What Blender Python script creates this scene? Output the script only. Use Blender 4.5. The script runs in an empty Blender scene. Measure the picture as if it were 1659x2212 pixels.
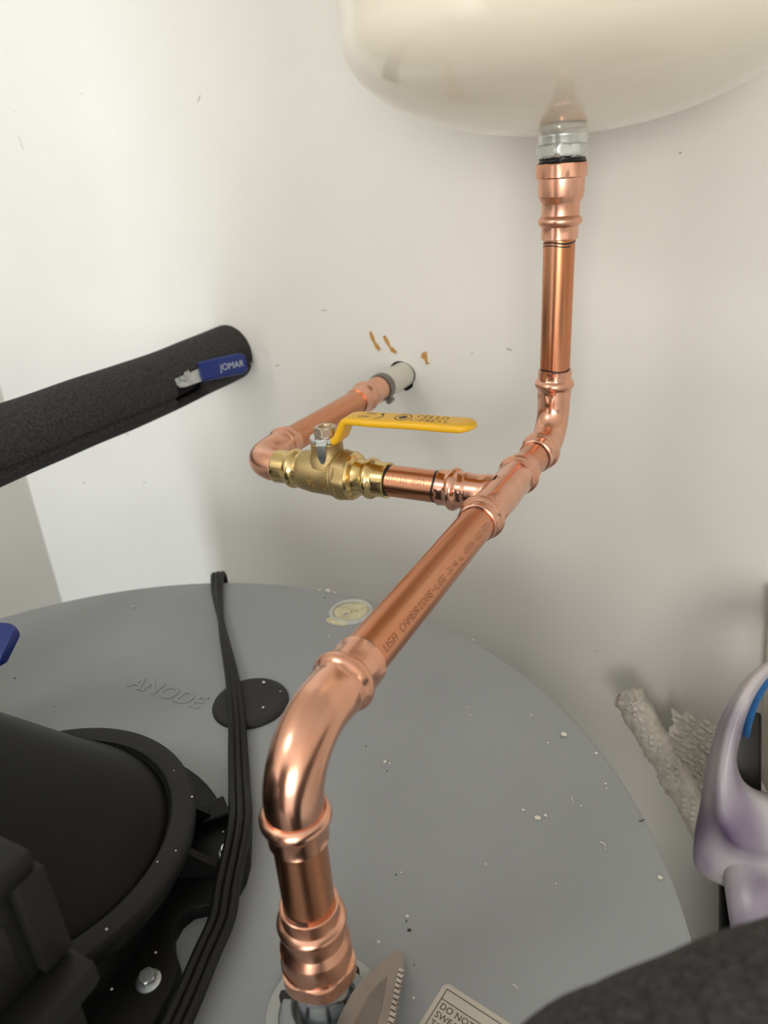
import bpy, bmesh, math, random
from mathutils import Vector, Matrix

random.seed(11)
SC = bpy.context.scene
COL = SC.collection
PI = math.pi
ZC = 1.757                       # height of the measuring origin above the floor


def W(x, y, z):
    return Vector((x, y, z + ZC))


# ------------------------------------------------------------------ camera
cam_d = bpy.data.cameras.new('camera')
cam = bpy.data.objects.new('camera', cam_d)
COL.objects.link(cam)
cam_d.sensor_fit = 'HORIZONTAL'
cam_d.sensor_width = 27.0
cam_d.lens = 1585.2 * 27.0 / 1659.0
cam_d.clip_start = 0.01
c_right = Vector((0.8926989, 0.4461888, -0.0632794))
c_up = Vector((-0.1350796, 0.3988883, 0.9069959))
c_fwd = Vector((-0.4299328, 0.8011265, -0.4163582))
cam.matrix_world = Matrix(((c_right.x, c_up.x, -c_fwd.x, 0), (c_right.y, c_up.y, -c_fwd.y, 0),
                           (c_right.z, c_up.z, -c_fwd.z, ZC), (0, 0, 0, 1)))
cam_d.dof.use_dof = True
cam_d.dof.focus_distance = 0.45
cam_d.dof.aperture_fstop = 9.0
SC.camera = cam

# ------------------------------------------------------------------ world, lights, exposure
world = bpy.data.worlds.new('room_light')
SC.world = world
world.use_nodes = True
bg = world.node_tree.nodes['Background']
bg.inputs['Color'].default_value = (1.0, 0.965, 0.905, 1)
bg.inputs['Strength'].default_value = 1.12


def area(name, loc, target, sx, sy, power, color):
    d = bpy.data.lights.new(name, 'AREA')
    d.shape = 'RECTANGLE'
    d.size, d.size_y, d.energy, d.color = sx, sy, power, color
    o = bpy.data.objects.new(name, d)
    COL.objects.link(o)
    o.location = loc
    o.rotation_euler = (Vector(target) - Vector(loc)).to_track_quat('-Z', 'Y').to_euler()
    return o


area('window_daylight', (-0.72, -2.0, 1.40), (-0.80, 0.6, 1.38), 0.2, 0.7, 27, (0.84, 0.93, 1.0))
area('ceiling_lamp', (-0.75, -0.55, 2.44), (-0.45, 0.3, 1.3), 0.34, 0.34, 2.6, (1.0, 0.98, 0.94))
area('room_fill', (0.60, -1.9, 1.85), (-0.2, 0.5, 1.4), 1.0, 0.8, 20, (1.0, 0.965, 0.90))  # added fill standing in for light bounced from the room behind the viewer

SC.view_settings.view_transform = 'Standard'
SC.view_settings.look = 'None'
SC.view_settings.gamma = 1.0
SC.view_settings.exposure = 0.13
SC.view_settings.use_curve_mapping = False


# ------------------------------------------------------------------ materials
def mat(name, col, rough=0.5, metal=0.0, var=0.0, vscale=30.0, bump=0.0, bscale=200.0, stretch=(1, 1, 1),
        col2=None, rvar=0.0, spec=0.5, coat=0.0, trans=0.0, emit=None, detail=4.0, ramp=(0.35, 0.7)):
    m = bpy.data.materials.new(name)
    m.use_nodes = True
    nt = m.node_tree
    b = nt.nodes['Principled BSDF']
    b.inputs['Base Color'].default_value = (*col, 1)
    b.inputs['Roughness'].default_value = rough
    b.inputs['Metallic'].default_value = metal
    b.inputs['Specular IOR Level'].default_value = spec
    b.inputs['Coat Weight'].default_value = coat
    b.inputs['Coat Roughness'].default_value = 0.08
    b.inputs['Transmission Weight'].default_value = trans
    tc = nt.nodes.new('ShaderNodeTexCoord')
    mp = nt.nodes.new('ShaderNodeMapping')
    mp.inputs['Scale'].default_value = stretch
    nt.links.new(tc.outputs['Object'], mp.inputs['Vector'])
    if var > 0 or col2 is not None or rvar > 0:
        n = nt.nodes.new('ShaderNodeTexNoise')
        n.inputs['Scale'].default_value = vscale
        n.inputs['Detail'].default_value = detail
        nt.links.new(mp.outputs['Vector'], n.inputs['Vector'])
        r = nt.nodes.new('ShaderNodeMapRange')
        r.inputs['From Min'].default_value = ramp[0]
        r.inputs['From Max'].default_value = ramp[1]
        nt.links.new(n.outputs['Fac'], r.inputs['Value'])
        mx = nt.nodes.new('ShaderNodeMix')
        mx.data_type = 'RGBA'
        c2 = col2 if col2 is not None else tuple(c * (1 - var) for c in col)
        mx.inputs[6].default_value = (*col, 1)
        mx.inputs[7].default_value = (*c2, 1)
        nt.links.new(r.outputs['Result'], mx.inputs[0])
        nt.links.new(mx.outputs[2], b.inputs['Base Color'])
        if rvar > 0:
            r2 = nt.nodes.new('ShaderNodeMapRange')
            r2.inputs['From Min'].default_value = 0.3
            r2.inputs['From Max'].default_value = 0.7
            r2.inputs['To Min'].default_value = max(0.02, rough - rvar)
            r2.inputs['To Max'].default_value = rough + rvar
            nt.links.new(n.outputs['Fac'], r2.inputs['Value'])
            nt.links.new(r2.outputs['Result'], b.inputs['Roughness'])
    if bump > 0:
        n2 = nt.nodes.new('ShaderNodeTexNoise')
        n2.inputs['Scale'].default_value = bscale
        n2.inputs['Detail'].default_value = 3
        nt.links.new(mp.outputs['Vector'], n2.inputs['Vector'])
        bp = nt.nodes.new('ShaderNodeBump')
        bp.inputs['Strength'].default_value = bump
        bp.inputs['Distance'].default_value = 0.001
        nt.links.new(n2.outputs['Fac'], bp.inputs['Height'])
        nt.links.new(bp.outputs['Normal'], b.inputs['Normal'])
    return m


M = {}
M['wall'] = mat('wall_paint', (0.79, 0.77, 0.725), 0.55, var=0.05, vscale=5, bump=0.12, bscale=140)
M['wall_left'] = mat('wall_paint_side', (0.80, 0.775, 0.72), 0.55, var=0.05, vscale=5, bump=0.12, bscale=140)
M['floor'] = mat('floor_concrete', (0.36, 0.35, 0.33), 0.7, var=0.3, vscale=6)
M['ceiling'] = mat('ceiling_paint', (0.82, 0.81, 0.78), 0.7, var=0.03, vscale=4)
M['shade_panel'] = mat('dark_shade_panel', (0.11, 0.062, 0.036), 0.4, var=0.4, vscale=14, stretch=(1, 1, 0.1))  # added shading panel, kept dark so the copper reflects less light
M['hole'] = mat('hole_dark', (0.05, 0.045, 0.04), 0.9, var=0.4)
M['glue'] = mat('dried_glue', (0.55, 0.30, 0.075), 0.35, var=0.4, vscale=180, col2=(0.40, 0.19, 0.035))
M['scuff'] = mat('wall_scuff', (0.55, 0.52, 0.46), 0.8, var=0.3, vscale=300)
M['heater'] = mat('heater_grey_enamel', (0.325, 0.343, 0.36), 0.42, var=0.05, vscale=14, bump=0.05, bscale=500, rvar=0.05)
M['jacket'] = mat('heater_jacket', (0.24, 0.25, 0.255), 0.4, var=0.05, vscale=8)
for ax, st in (('x', (0.06, 1, 1)), ('y', (1, 0.06, 1)), ('z', (1, 1, 0.06))):
    M['pipe_' + ax] = mat('copper_pipe_' + ax, (0.60, 0.235, 0.112), 0.26, 1.0, vscale=95, stretch=st,
                          col2=(0.72, 0.345, 0.205), rvar=0.07, bump=0.03, bscale=300)
M['fit'] = mat('copper_fitting', (0.80, 0.445, 0.32), 0.22, 1.0, vscale=60, col2=(0.77, 0.39, 0.26), rvar=0.05,
               bump=0.04, bscale=260)
M['fit_satin'] = mat('copper_turned', (0.82, 0.45, 0.32), 0.30, 1.0, vscale=60, col2=(0.76, 0.38, 0.25), rvar=0.05,
                     bump=0.04, bscale=400)
M['brass_cast'] = mat('brass_cast', (0.52, 0.39, 0.19), 0.46, 1.0, vscale=50, col2=(0.44, 0.32, 0.145), bump=0.16, bscale=2200)
M['brass'] = mat('brass_turned', (0.76, 0.575, 0.28), 0.22, 1.0, vscale=60, col2=(0.66, 0.48, 0.21), rvar=0.06)
M['zinc'] = mat('zinc_plate', (0.74, 0.77, 0.78), 0.24, 1.0, vscale=60, col2=(0.62, 0.66, 0.69), rvar=0.06)
M['zinc_white'] = mat('pale_zinc', (0.70, 0.71, 0.68), 0.28, 0.7, vscale=80, col2=(0.60, 0.62, 0.60), rvar=0.06)
M['nut'] = mat('yellow_zinc', (0.56, 0.43, 0.29), 0.3, 1.0, vscale=120, col2=(0.50, 0.44, 0.40), rvar=0.06)
M['yellow'] = mat('yellow_vinyl', (0.83, 0.46, 0.012), 0.36, var=0.08, vscale=60, spec=0.5)
M['blue'] = mat('blue_vinyl', (0.006, 0.025, 0.19), 0.34, var=0.12, vscale=60)
M['bluetape'] = mat('blue_strap', (0.03, 0.17, 0.44), 0.45, var=0.25, vscale=90)
M['print'] = mat('black_print', (0.02, 0.018, 0.016), 0.5, var=0.2)
M['dotprint'] = mat('brown_dot_print', (0.10, 0.035, 0.025), 0.5, var=0.2)
M['whiteprint'] = mat('white_print', (0.55, 0.58, 0.66), 0.5, var=0.2)
M['marker'] = mat('black_marker', (0.018, 0.010, 0.010), 0.4, var=0.3, vscale=300)
M['tape'] = mat('black_tape', (0.016, 0.017, 0.019), 0.32, var=0.4, vscale=250, bump=0.4, bscale=260, stretch=(0.4, 0.4, 2.5))
M['tank'] = mat('tank_cream_enamel', (0.85, 0.79, 0.66), 0.11, var=0.02, vscale=6, coat=0.35)
M['foam'] = mat('foam_insulation', (0.026, 0.0245, 0.0245), 0.85, vscale=420, col2=(0.065, 0.06, 0.06), bump=1.0, bscale=480, spec=0.25)
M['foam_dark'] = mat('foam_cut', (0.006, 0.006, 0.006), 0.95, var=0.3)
M['black'] = mat('black_plastic', (0.0055, 0.0053, 0.0052), 0.42, var=0.25, vscale=30, bump=0.2, bscale=900, spec=0.2)
M['black_mat'] = mat('black_plastic_matt', (0.013, 0.0125, 0.0122), 0.5, var=0.2, vscale=20, bump=0.25, bscale=800, spec=0.3)
M['rubber'] = mat('black_rubber', (0.011, 0.0105, 0.01), 0.5, var=0.25, vscale=60)
M['cord'] = mat('cord_rubber', (0.008, 0.0078, 0.0075), 0.42, var=0.2, vscale=50, spec=0.3)
M['bolt'] = mat('bolt_zinc', (0.70, 0.74, 0.76), 0.42, 1.0, vscale=150, col2=(0.5, 0.54, 0.56), rvar=0.06)
M['steel'] = mat('blade_steel', (0.42, 0.375, 0.335), 0.4, 1.0, vscale=40, col2=(0.36, 0.325, 0.295), rvar=0.06)
M['steel_edge'] = mat('blade_edge', (0.66, 0.63, 0.58), 0.3, 1.0, vscale=60, col2=(0.5, 0.47, 0.43), rvar=0.06)
M['label'] = mat('foil_label', (0.62, 0.585, 0.52), 0.38, 0.35, vscale=30, col2=(0.55, 0.52, 0.46), rvar=0.05)
M['ring_white'] = mat('white_plastic_ring', (0.50, 0.52, 0.50), 0.4, var=0.12, vscale=60)
M['clear_ring'] = mat('milky_plastic', (0.55, 0.56, 0.52), 0.35, var=0.1, vscale=80)
M['cream_foam'] = mat('cream_foam', (0.72, 0.66, 0.44), 0.8, var=0.25, vscale=150, bump=0.5, bscale=260)
M['crumb'] = mat('drywall_crumb', (0.80, 0.74, 0.66), 0.9, var=0.2, vscale=300)
M['speck'] = mat('dark_speck', (0.06, 0.05, 0.04), 0.8, var=0.3)
M['shaving'] = mat('copper_shaving', (0.85, 0.42, 0.24), 0.3, 1.0, vscale=200, col2=(0.7, 0.3, 0.15))
M['sleeve'] = mat('white_sleeve', (0.72, 0.70, 0.62), 0.5, var=0.08, vscale=60)
M['clamp'] = mat('grey_clamp', (0.26, 0.245, 0.23), 0.4, 0.8, vscale=60, col2=(0.2, 0.19, 0.18))
M['beige'] = mat('beige_board', (0.47, 0.42, 0.34), 0.8, var=0.12, vscale=120, bump=0.4, bscale=700)
M['bubble'] = mat('bubble_wrap', (0.66, 0.62, 0.54), 0.25, vscale=60, col2=(0.54, 0.50, 0.43), spec=0.6, bump=0.4, bscale=230)


def marble_mat():
    m = bpy.data.materials.new('purple_marbled_plastic')
    m.use_nodes = True
    nt = m.node_tree
    b = nt.nodes['Principled BSDF']
    b.inputs['Roughness'].default_value = 0.36
    tc = nt.nodes.new('ShaderNodeTexCoord')
    mp = nt.nodes.new('ShaderNodeMapping')
    mp.inputs['Scale'].default_value = (1.0, 1.0, 0.38)
    nt.links.new(tc.outputs['Object'], mp.inputs['Vector'])
    n = nt.nodes.new('ShaderNodeTexNoise')
    n.inputs['Scale'].default_value = 21
    n.inputs['Detail'].default_value = 1.2
    n.inputs['Distortion'].default_value = 0.5
    nt.links.new(mp.outputs['Vector'], n.inputs['Vector'])
    r = nt.nodes.new('ShaderNodeValToRGB')
    e = r.color_ramp.elements
    e[0].position, e[0].color = 0.30, (0.11, 0.07, 0.145, 1)
    e[1].position, e[1].color = 0.66, (0.54, 0.50, 0.51, 1)
    k = r.color_ramp.elements.new(0.44)
    k.color = (0.31, 0.275, 0.325, 1)
    k = r.color_ramp.elements.new(0.54)
    k.color = (0.43, 0.395, 0.425, 1)
    nt.links.new(n.outputs['Fac'], r.inputs['Fac'])
    nt.links.new(r.outputs['Color'], b.inputs['Base Color'])
    return m


M['marble'] = marble_mat()

# ------------------------------------------------------------------ object helpers
ORG = {}


def mesh(name, verts, faces, material, parent=None, org=None, smooth=35):
    """one mesh object from world-space vertices; its origin is org (or the parent's)"""
    po = ORG[parent.name] if parent else Vector((0, 0, 0))
    o0 = Vector(org) if org is not None else (po.copy() if parent else sum((Vector(v) for v in verts), Vector()) / len(verts))
    me = bpy.data.meshes.new(name)
    me.from_pydata([tuple(Vector(v) - o0) for v in verts], [], faces)
    me.validate()
    bm = bmesh.new()
    bm.from_mesh(me)
    bmesh.ops.recalc_face_normals(bm, faces=bm.faces)
    bm.to_mesh(me)
    bm.free()
    if smooth:
        me.polygons.foreach_set('use_smooth', [True] * len(me.polygons))
        me.set_sharp_from_angle(angle=math.radians(smooth))
    me.materials.append(material)
    o = bpy.data.objects.new(name, me)
    COL.objects.link(o)
    if parent:
        o.parent = parent
    o.location = o0 - po
    ORG[o.name] = o0
    return o


def thing(name, label, cat, loc, group=None):
    o = bpy.data.objects.new(name, None)
    o.empty_display_size = 0.02
    COL.objects.link(o)
    o.location = loc
    ORG[o.name] = Vector(loc)
    tag(o, label, cat, group)
    return o


def tag(o, label, cat, group=None):
    o['label'] = label
    o['category'] = cat
    if group:
        o['group'] = group
    return o


def struct(o):
    o['kind'] = 'structure'
    return o


class G:
    """collects pieces of geometry that make up ONE part"""

    def __init__(self):
        self.v, self.f = [], []

    def add(self, vf):
        n = len(self.v)
        self.v += [Vector(p) for p in vf[0]]
        self.f += [tuple(i + n for i in q) for q in vf[1]]
        return self

    def obj(self, name, m, parent=None, org=None, smooth=35):
        return mesh(name, self.v, self.f, m, parent, org, smooth)


def basis(t, ref=None):
    t = Vector(t).normalized()
    r = Vector(ref) if ref is not None else (Vector((0, 0, 1)) if abs(t.z) < 0.9 else Vector((1, 0, 0)))
    a = (r - t * r.dot(t)).normalized()
    return a, t.cross(a)


def rings(stations, n=40, ref=None, cap=True, sides=6, phase=0.0):
    """stations: (point, tangent, radius[, facet distance]) -> tube with one ring per station"""
    v, f = [], []
    a = None
    pt = None
    for st in stations:
        p, t, r = Vector(st[0]), Vector(st[1]).normalized(), st[2]
        fd = st[3] if len(st) > 3 else None
        if a is None:
            a, b = basis(t, ref)
        else:
            q = pt.rotation_difference(t)
            a = q @ a
            a = (a - t * a.dot(t)).normalized()
            b = t.cross(a)
        pt = t
        for i in range(n):
            th = 2 * PI * i / n
            rr = r
            if fd:
                w = 2 * PI / sides
                rr = min(r, fd / math.cos(((th + phase) % w) - w / 2))
            v.append(p + a * (rr * math.cos(th)) + b * (rr * math.sin(th)))
    m = len(stations)
    for j in range(m - 1):
        for i in range(n):
            k = (i + 1) % n
            f.append((j * n + i, j * n + k, (j + 1) * n + k, (j + 1) * n + i))
    if cap:
        f.append(tuple(range(n))[::-1])
        f.append(tuple((m - 1) * n + i for i in range(n)))
    return v, f


def lathe(origin, d, prof, n=40, ref=None, cap=True, sides=6, phase=0.0):
    d = Vector(d).normalized()
    o = Vector(origin)
    return rings([(o + d * p[0], d, p[1], p[2] if len(p) > 2 else None) for p in prof], n, ref, cap, sides, phase)


def path_tube(pts, r, n=16, cap=True, ref=None):
    P = [Vector(p) for p in pts]
    R = r if isinstance(r, (list, tuple)) else [r] * len(P)
    st = []
    for i, p in enumerate(P):
        t = (P[min(i + 1, len(P) - 1)] - P[max(i - 1, 0)])
        st.append((p, t, R[i]))
    return rings(st, n, ref, cap)


def spline(pts, per=8):
    P = [Vector(p) for p in pts]
    P = [P[0] * 2 - P[1]] + P + [P[-1] * 2 - P[-2]]
    out = []
    for i in range(1, len(P) - 2):
        for k in range(per):
            t = k / per
            a, b, c, d = P[i - 1], P[i], P[i + 1], P[i + 2]
            out.append(0.5 * ((2 * b) + (c - a) * t + (2 * a - 5 * b + 4 * c - d) * t * t + (3 * b - a - 3 * c + d) * t ** 3))
    out.append(P[-2].copy())
    return out


def box(c, sx, sy, sz, ex=(1, 0, 0), ey=(0, 1, 0), ez=(0, 0, 1), bev=0.0):
    c, ex, ey, ez = Vector(c), Vector(ex), Vector(ey), Vector(ez)
    bm = bmesh.new()
    bmesh.ops.create_cube(bm, size=1)
    for q in bm.verts:
        q.co = Vector((q.co.x * sx, q.co.y * sy, q.co.z * sz))
    if bev:
        bmesh.ops.bevel(bm, geom=bm.edges[:], offset=bev, segments=2, affect='EDGES', profile=0.5)
    bm.verts.index_update()
    v = [c + ex * q.co.x + ey * q.co.y + ez * q.co.z for q in bm.verts]
    f = [tuple(w.index for w in q.verts) for q in bm.faces]
    bm.free()
    return v, f


def prism(outline, z0, z1, bev=0.0):
    """outline: list of (x, y) in world; extruded from z0 to z1 with an optional top bevel"""
    bm = bmesh.new()
    vs = [bm.verts.new((x, y, z0)) for x, y in outline]
    fc = bm.faces.new(vs)
    r = bmesh.ops.extrude_face_region(bm, geom=[fc])
    top = [e for e in r['geom'] if isinstance(e, bmesh.types.BMVert)]
    for t in top:
        t.co.z = z1
    if bev:
        ed = [e for e in bm.edges if all(abs(q.co.z - z1) < 1e-6 for q in e.verts)]
        bmesh.ops.bevel(bm, geom=ed, offset=bev, segments=2, affect='EDGES', profile=0.5)
    bm.verts.index_update()
    v = [q.co.copy() for q in bm.verts]
    f = [tuple(w.index for w in q.verts) for q in bm.faces]
    bm.free()
    return v, f


def text_vf(body, size, extrude=0.0, align='LEFT', spacing=1.0, bevel=0.0, shear=0.0):
    cu = bpy.data.curves.new('text', 'FONT')
    cu.body, cu.size, cu.extrude, cu.align_x, cu.space_character = body, size, extrude, align, spacing
    cu.bevel_depth = bevel
    cu.shear = shear
    cu.resolution_u = 4
    o = bpy.data.objects.new('text', cu)
    COL.objects.link(o)
    dg = bpy.context.evaluated_depsgraph_get()
    me = bpy.data.meshes.new_from_object(o.evaluated_get(dg))
    v = [q.co.copy() for q in me.vertices]
    f = [tuple(p.vertices) for p in me.polygons]
    bpy.data.objects.remove(o)
    bpy.data.curves.remove(cu)
    bpy.data.meshes.remove(me)
    return v, f


def put(vf, o, ex, ey, ez):
    o, ex, ey, ez = Vector(o), Vector(ex), Vector(ey), Vector(ez)
    return [o + ex * p.x + ey * p.y + ez * p.z for p in vf[0]], vf[1]


def cut_y(vf, step):
    """slice a flat text mesh into thin bands so that it can be wrapped round a cylinder"""
    bm = bmesh.new()
    vs = [bm.verts.new(p) for p in vf[0]]
    for q in vf[1]:
        try:
            bm.faces.new([vs[i] for i in q])
        except ValueError:
            pass
    ys = [p.y for p in vf[0]]
    y = min(ys) + step
    while y < max(ys):
        bmesh.ops.bisect_plane(bm, geom=bm.verts[:] + bm.edges[:] + bm.faces[:], plane_co=(0, y, 0), plane_no=(0, 1, 0))
        y += step
    bm.verts.index_update()
    r = ([q.co.copy() for q in bm.verts], [tuple(w.index for w in q.verts) for q in bm.faces])
    bm.free()
    return r


def wrap(vf, o, axis, n0, r):
    """x of the text runs along axis, y runs round the cylinder; n0 is the outward direction at y = 0"""
    o, axis, n0 = Vector(o), Vector(axis).normalized(), Vector(n0).normalized()
    u = n0.cross(axis)          # direction of +y at y=0 is -u rotated: choose so that text reads upright from outside
    u = -axis.cross(n0) * -1.0
    out = []
    for p in vf[0]:
        th = p.y / r
        out.append(o + axis * p.x + (n0 * math.cos(th) + (n0.cross(axis)) * math.sin(th)) * (r + p.z))
    return out, vf[1]


DOT = {'U': ['10001'] * 6 + ['01110'], 'S': ['01111', '10000', '10000', '01110', '00001', '00001', '11110'],
       'A': ['01110', '10001', '10001', '11111', '10001', '10001', '10001'],
       'C': ['01110', '10001', '10000', '10000', '10000', '10001', '01110'],
       'M': ['10001', '11011', '10101', '10101', '10001', '10001', '10001'],
       'B': ['11110', '10001', '10001', '11110', '10001', '10001', '11110'],
       'R': ['11110', '10001', '10001', '11110', '10100', '10010', '10001'],
       'I': ['01110', '00100', '00100', '00100', '00100', '00100', '01110'],
       'D': ['11110', '10001', '10001', '10001', '10001', '10001', '11110'],
       'G': ['01110', '10001', '10000', '10111', '10001', '10001', '01110'],
       'E': ['11111', '10000', '10000', '11110', '10000', '10000', '11111'],
       'L': ['10000'] * 6 + ['11111'], '-': ['00000', '00000', '00000', '11111', '00000', '00000', '00000'],
       '3': ['11110', '00001', '00001', '01110', '00001', '00001', '11110'],
       '/': ['00001', '00001', '00010', '00100', '01000', '10000', '10000'],
       '4': ['00010', '00110', '01010', '10010', '11111', '00010', '00010'],
       '0': ['01110', '10001', '10001', '10001', '10001', '10001', '01110'],
       '2': ['01110', '10001', '00001', '00010', '00100', '01000', '11111'],
       '1': ['00100', '01100', '00100', '00100', '00100', '00100', '01110'], ' ': ['00000'] * 7}


def dot_vf(body, pitch, dot, pitch_x=None):
    v, f = [], []
    px = pitch_x or pitch
    for ci, ch in enumerate(body):
        for r, row in enumerate(DOT[ch]):
            for c, b in enumerate(row):
                if b == '1':
                    x, y = (ci * 6 + c) * px, (6 - r) * pitch
                    n = len(v)
                    h = dot / 2
                    v += [Vector((x - h, y - h, 0)), Vector((x + h, y - h, 0)), Vector((x + h, y + h, 0)), Vector((x - h, y + h, 0))]
                    f.append((n, n + 1, n + 2, n + 3))
    return v, f


# ------------------------------------------------------------------ measured layout (relative to W)
TX, TY, TZ = -0.1407, 0.4236, -0.1949          # tee centre
Y0 = 0.1702                                    # lower riser
VX, VY = -0.1377, 0.545                        # upper riser and tank axis
X2 = -0.3394                                   # pipe into the wall
HZ = -0.357                                    # heater top
HX, HY, HR = -0.3202, 0.1613, 0.3495
YW = 0.695                                     # back wall
PR = 0.0111

# ------------------------------------------------------------------ room
HOLE_R = 0.0152


def wall_with_hole():
    bm = bmesh.new()
    q = [(-1.012, 0), (0.8, 0), (0.8, 2.5), (-1.012, 2.5)]
    ov = [bm.verts.new((x, YW, z)) for x, z in q]
    edges = [bm.edges.new((ov[i], ov[(i + 1) % 4])) for i in range(4)]
    n = 32
    iv = []
    for i in range(n):
        th = 2 * PI * i / n
        rr = HOLE_R * (1 + 0.05 * math.sin(3 * th + 1) + (0.16 if 4.9 < th < 5.6 else 0))
        iv.append(bm.verts.new((X2 + rr * math.cos(th), YW, TZ + ZC + rr * math.sin(th))))
    edges += [bm.edges.new((iv[i], iv[(i + 1) % n])) for i in range(n)]
    bmesh.ops.triangle_fill(bm, use_beauty=True, edges=edges, use_dissolve=False)
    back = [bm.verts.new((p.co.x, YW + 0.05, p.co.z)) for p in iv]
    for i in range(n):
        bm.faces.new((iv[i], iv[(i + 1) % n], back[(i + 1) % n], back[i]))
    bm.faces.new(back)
    bm.verts.index_update()
    v = [p.co.copy() for p in bm.verts]
    f = [tuple(w.index for w in p.verts) for p in bm.faces]
    bm.free()
    return v, f


wb = struct(mesh('wall_back', *wall_with_hole(), M['wall'], org=(0, YW, 0), smooth=0))
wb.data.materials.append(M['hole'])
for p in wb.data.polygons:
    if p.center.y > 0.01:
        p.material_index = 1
XL = -1.005
struct(mesh('wall_left', *box((XL - 0.05, -0.255, 1.25), 0.1, 1.9, 2.5), M['wall_left'], smooth=0))
struct(mesh('wall_right', *box((0.85, -0.255, 1.25), 0.1, 1.9, 2.5), M['wall_left'], smooth=0))
struct(mesh('floor', *box((-0.1, -1.2, -0.05), 3.2, 4.0, 0.1), M['floor'], smooth=0))
dl = struct(mesh('shade_panel_1', *box((-0.365, -0.82, 1.02), 0.58, 0.04, 2.02, bev=.003), M['shade_panel'], smooth=0))  # unseen panel added to keep daylight off the right of the back wall
mesh('shade_panel_knob', *lathe((-0.60, -0.80, 1.0), (0, 1, 0), [(0, .012), (.05, .010), (.052, .025), (.07, .027), (.08, .02)], 24), M['zinc'], dl)  # knob on the added shading panel
struct(mesh('ceiling', *box((-0.1, -0.255, 2.55), 2.0, 1.9, 0.1), M['ceiling'], smooth=0))


def blob_strip(pts, widths, thick=0.0012):
    """a thin dried run on the wall, proud of the paint"""
    v, f = [], []
    n = len(pts)
    for i, (x, z) in enumerate(pts):
        a, b = pts[max(i - 1, 0)], pts[min(i + 1, n - 1)]
        d = Vector((b[0] - a[0], b[1] - a[1])).normalized()
        nx, nz = -d.y, d.x
        w = widths[i]
        for s, y in ((-1, 0.0004), (-0.5, -thick), (0.5, -thick), (1, 0.0004)):
            v.append(Vector((x + nx * w * s, YW + y, z + nz * w * s + ZC)))
    for i in range(n - 1):
        for k in range(3):
            f.append((i * 4 + k, i * 4 + k + 1, i * 4 + k + 5, i * 4 + k + 4))
    return v, f


def drip(pts, w):
    P = spline([(x, 0, z) for x, z in pts], 4)
    n = len(P)
    ws = []
    for i in range(n):
        t = i / (n - 1)
        k = w[min(int(t * (len(w) - 1)), len(w) - 2)]
        k2 = w[min(int(t * (len(w) - 1)) + 1, len(w) - 1)]
        fr = t * (len(w) - 1) - int(t * (len(w) - 1))
        ws.append((k * (1 - fr) + k2 * fr) * random.uniform(0.85, 1.15))
    return blob_strip([(p.x, p.z) for p in P], ws)


for pts, w in (([(-.3743, -.1498), (-.3725, -.1561), (-.3706, -.1605), (-.3677, -.1653), (-.3645, -.169)], [.0012, .0030, .0016, .0034, .0012]),
               ([(-.3585, -.154), (-.3551, -.1599), (-.3522, -.1652), (-.3492, -.1685), (-.345, -.1715)], [.0014, .0033, .0013, .0031, .0012]),
               ([(-.3150, -.1705), (-.3133, -.1722), (-.3115, -.1757), (-.3096, -.1815)], [.0012, .0052, .0032, .0005])):
    mesh('glue_drip', *drip(pts, w), M['glue'], wb)
for x, z, r, e, an in ((-.7194, .104, .0012, 1, 0), (-.5562, .0841, .0011, 4, 0.9), (-.8357, .0626, .0007, 12, 1.7), (-.8352, .0967, .001, 1, 0),
                       (-.4991, -.1923, .0016, 2, 0.1), (-.2213, -.1629, .0014, 2.5, -.3), (-.2599, -.1677, .001, 1, 0),
                       (-.765, -.3014, .0016, 3, -.7), (-.7522, -.3716, .0016, 1.4, 0.3), (-.8759, -.3881, .0018, 1.3, -1),
                       (-.1178, -.4934, .0012, 1.2, 0), (-.4292, -.1285, .0009, 5, 0.1), (-.08, .0012, .0012, 1, 0)):
    L = r * e
    d = Vector((math.cos(an), math.sin(an)))
    mesh('scuff_mark', *blob_strip([(x - d.x * L, z - d.y * L), (x - d.x * L * .5, z - d.y * L * .5), (x + d.x * L * .5, z + d.y * L * .5), (x + d.x * L, z + d.y * L)],
                                   [r * .3, r, r * .8, r * .2], 0.0003), M['scuff'], wb)

# ------------------------------------------------------------------ water heater
heater = thing('water_heater', 'large round water heater with flat grey enamelled top', 'water heater', (HX, HY, 0))
topz = HZ + ZC
c0 = Vector((HX, HY, 0))
mesh('jacket', *lathe(c0, (0, 0, 1), [(0.02, HR - .012), (0.03, HR - .004), (topz - .03, HR - .004)], 128), M['jacket'], heater)
mesh('foot_ring', *lathe(c0, (0, 0, 1), [(0.0, HR - .03), (0.03, HR - .03)], 96), M['black'], heater)
lid = mesh('lid', *lathe(c0, (0, 0, 1), [(topz - .034, HR - .0035), (topz - .034, HR), (topz - .004, HR), (topz - .0017, HR - .0007), (topz - .0006, HR - .002), (topz, HR - .0045), (topz, HR - .03), (topz, 0.15), (topz, 0.02)], 160), M['heater'], heater)
tv = text_vf('ANODE', 0.0196, 0.0003, spacing=1.08, bevel=0.00045)
mesh('embossed_text', *put(tv, (-.4163, .3222, topz + .0001), (1, 0, 0), (0.05, 1, 0), (0, 0, 1)), M['heater'], lid, smooth=60)

# anode plug
CAPX, CAPY, CAPR = -.3095, .3425, .0288
mesh('anode_plug', *lathe((CAPX, CAPY, topz), (0, 0, 1), [(-.002, CAPR), (.0012, CAPR), (.0026, CAPR - .0008), (.0034, CAPR - .003), (.0034, CAPR - .006), (.0028, CAPR - .010), (.0028, .004)], 72), M['rubber'], heater)
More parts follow.
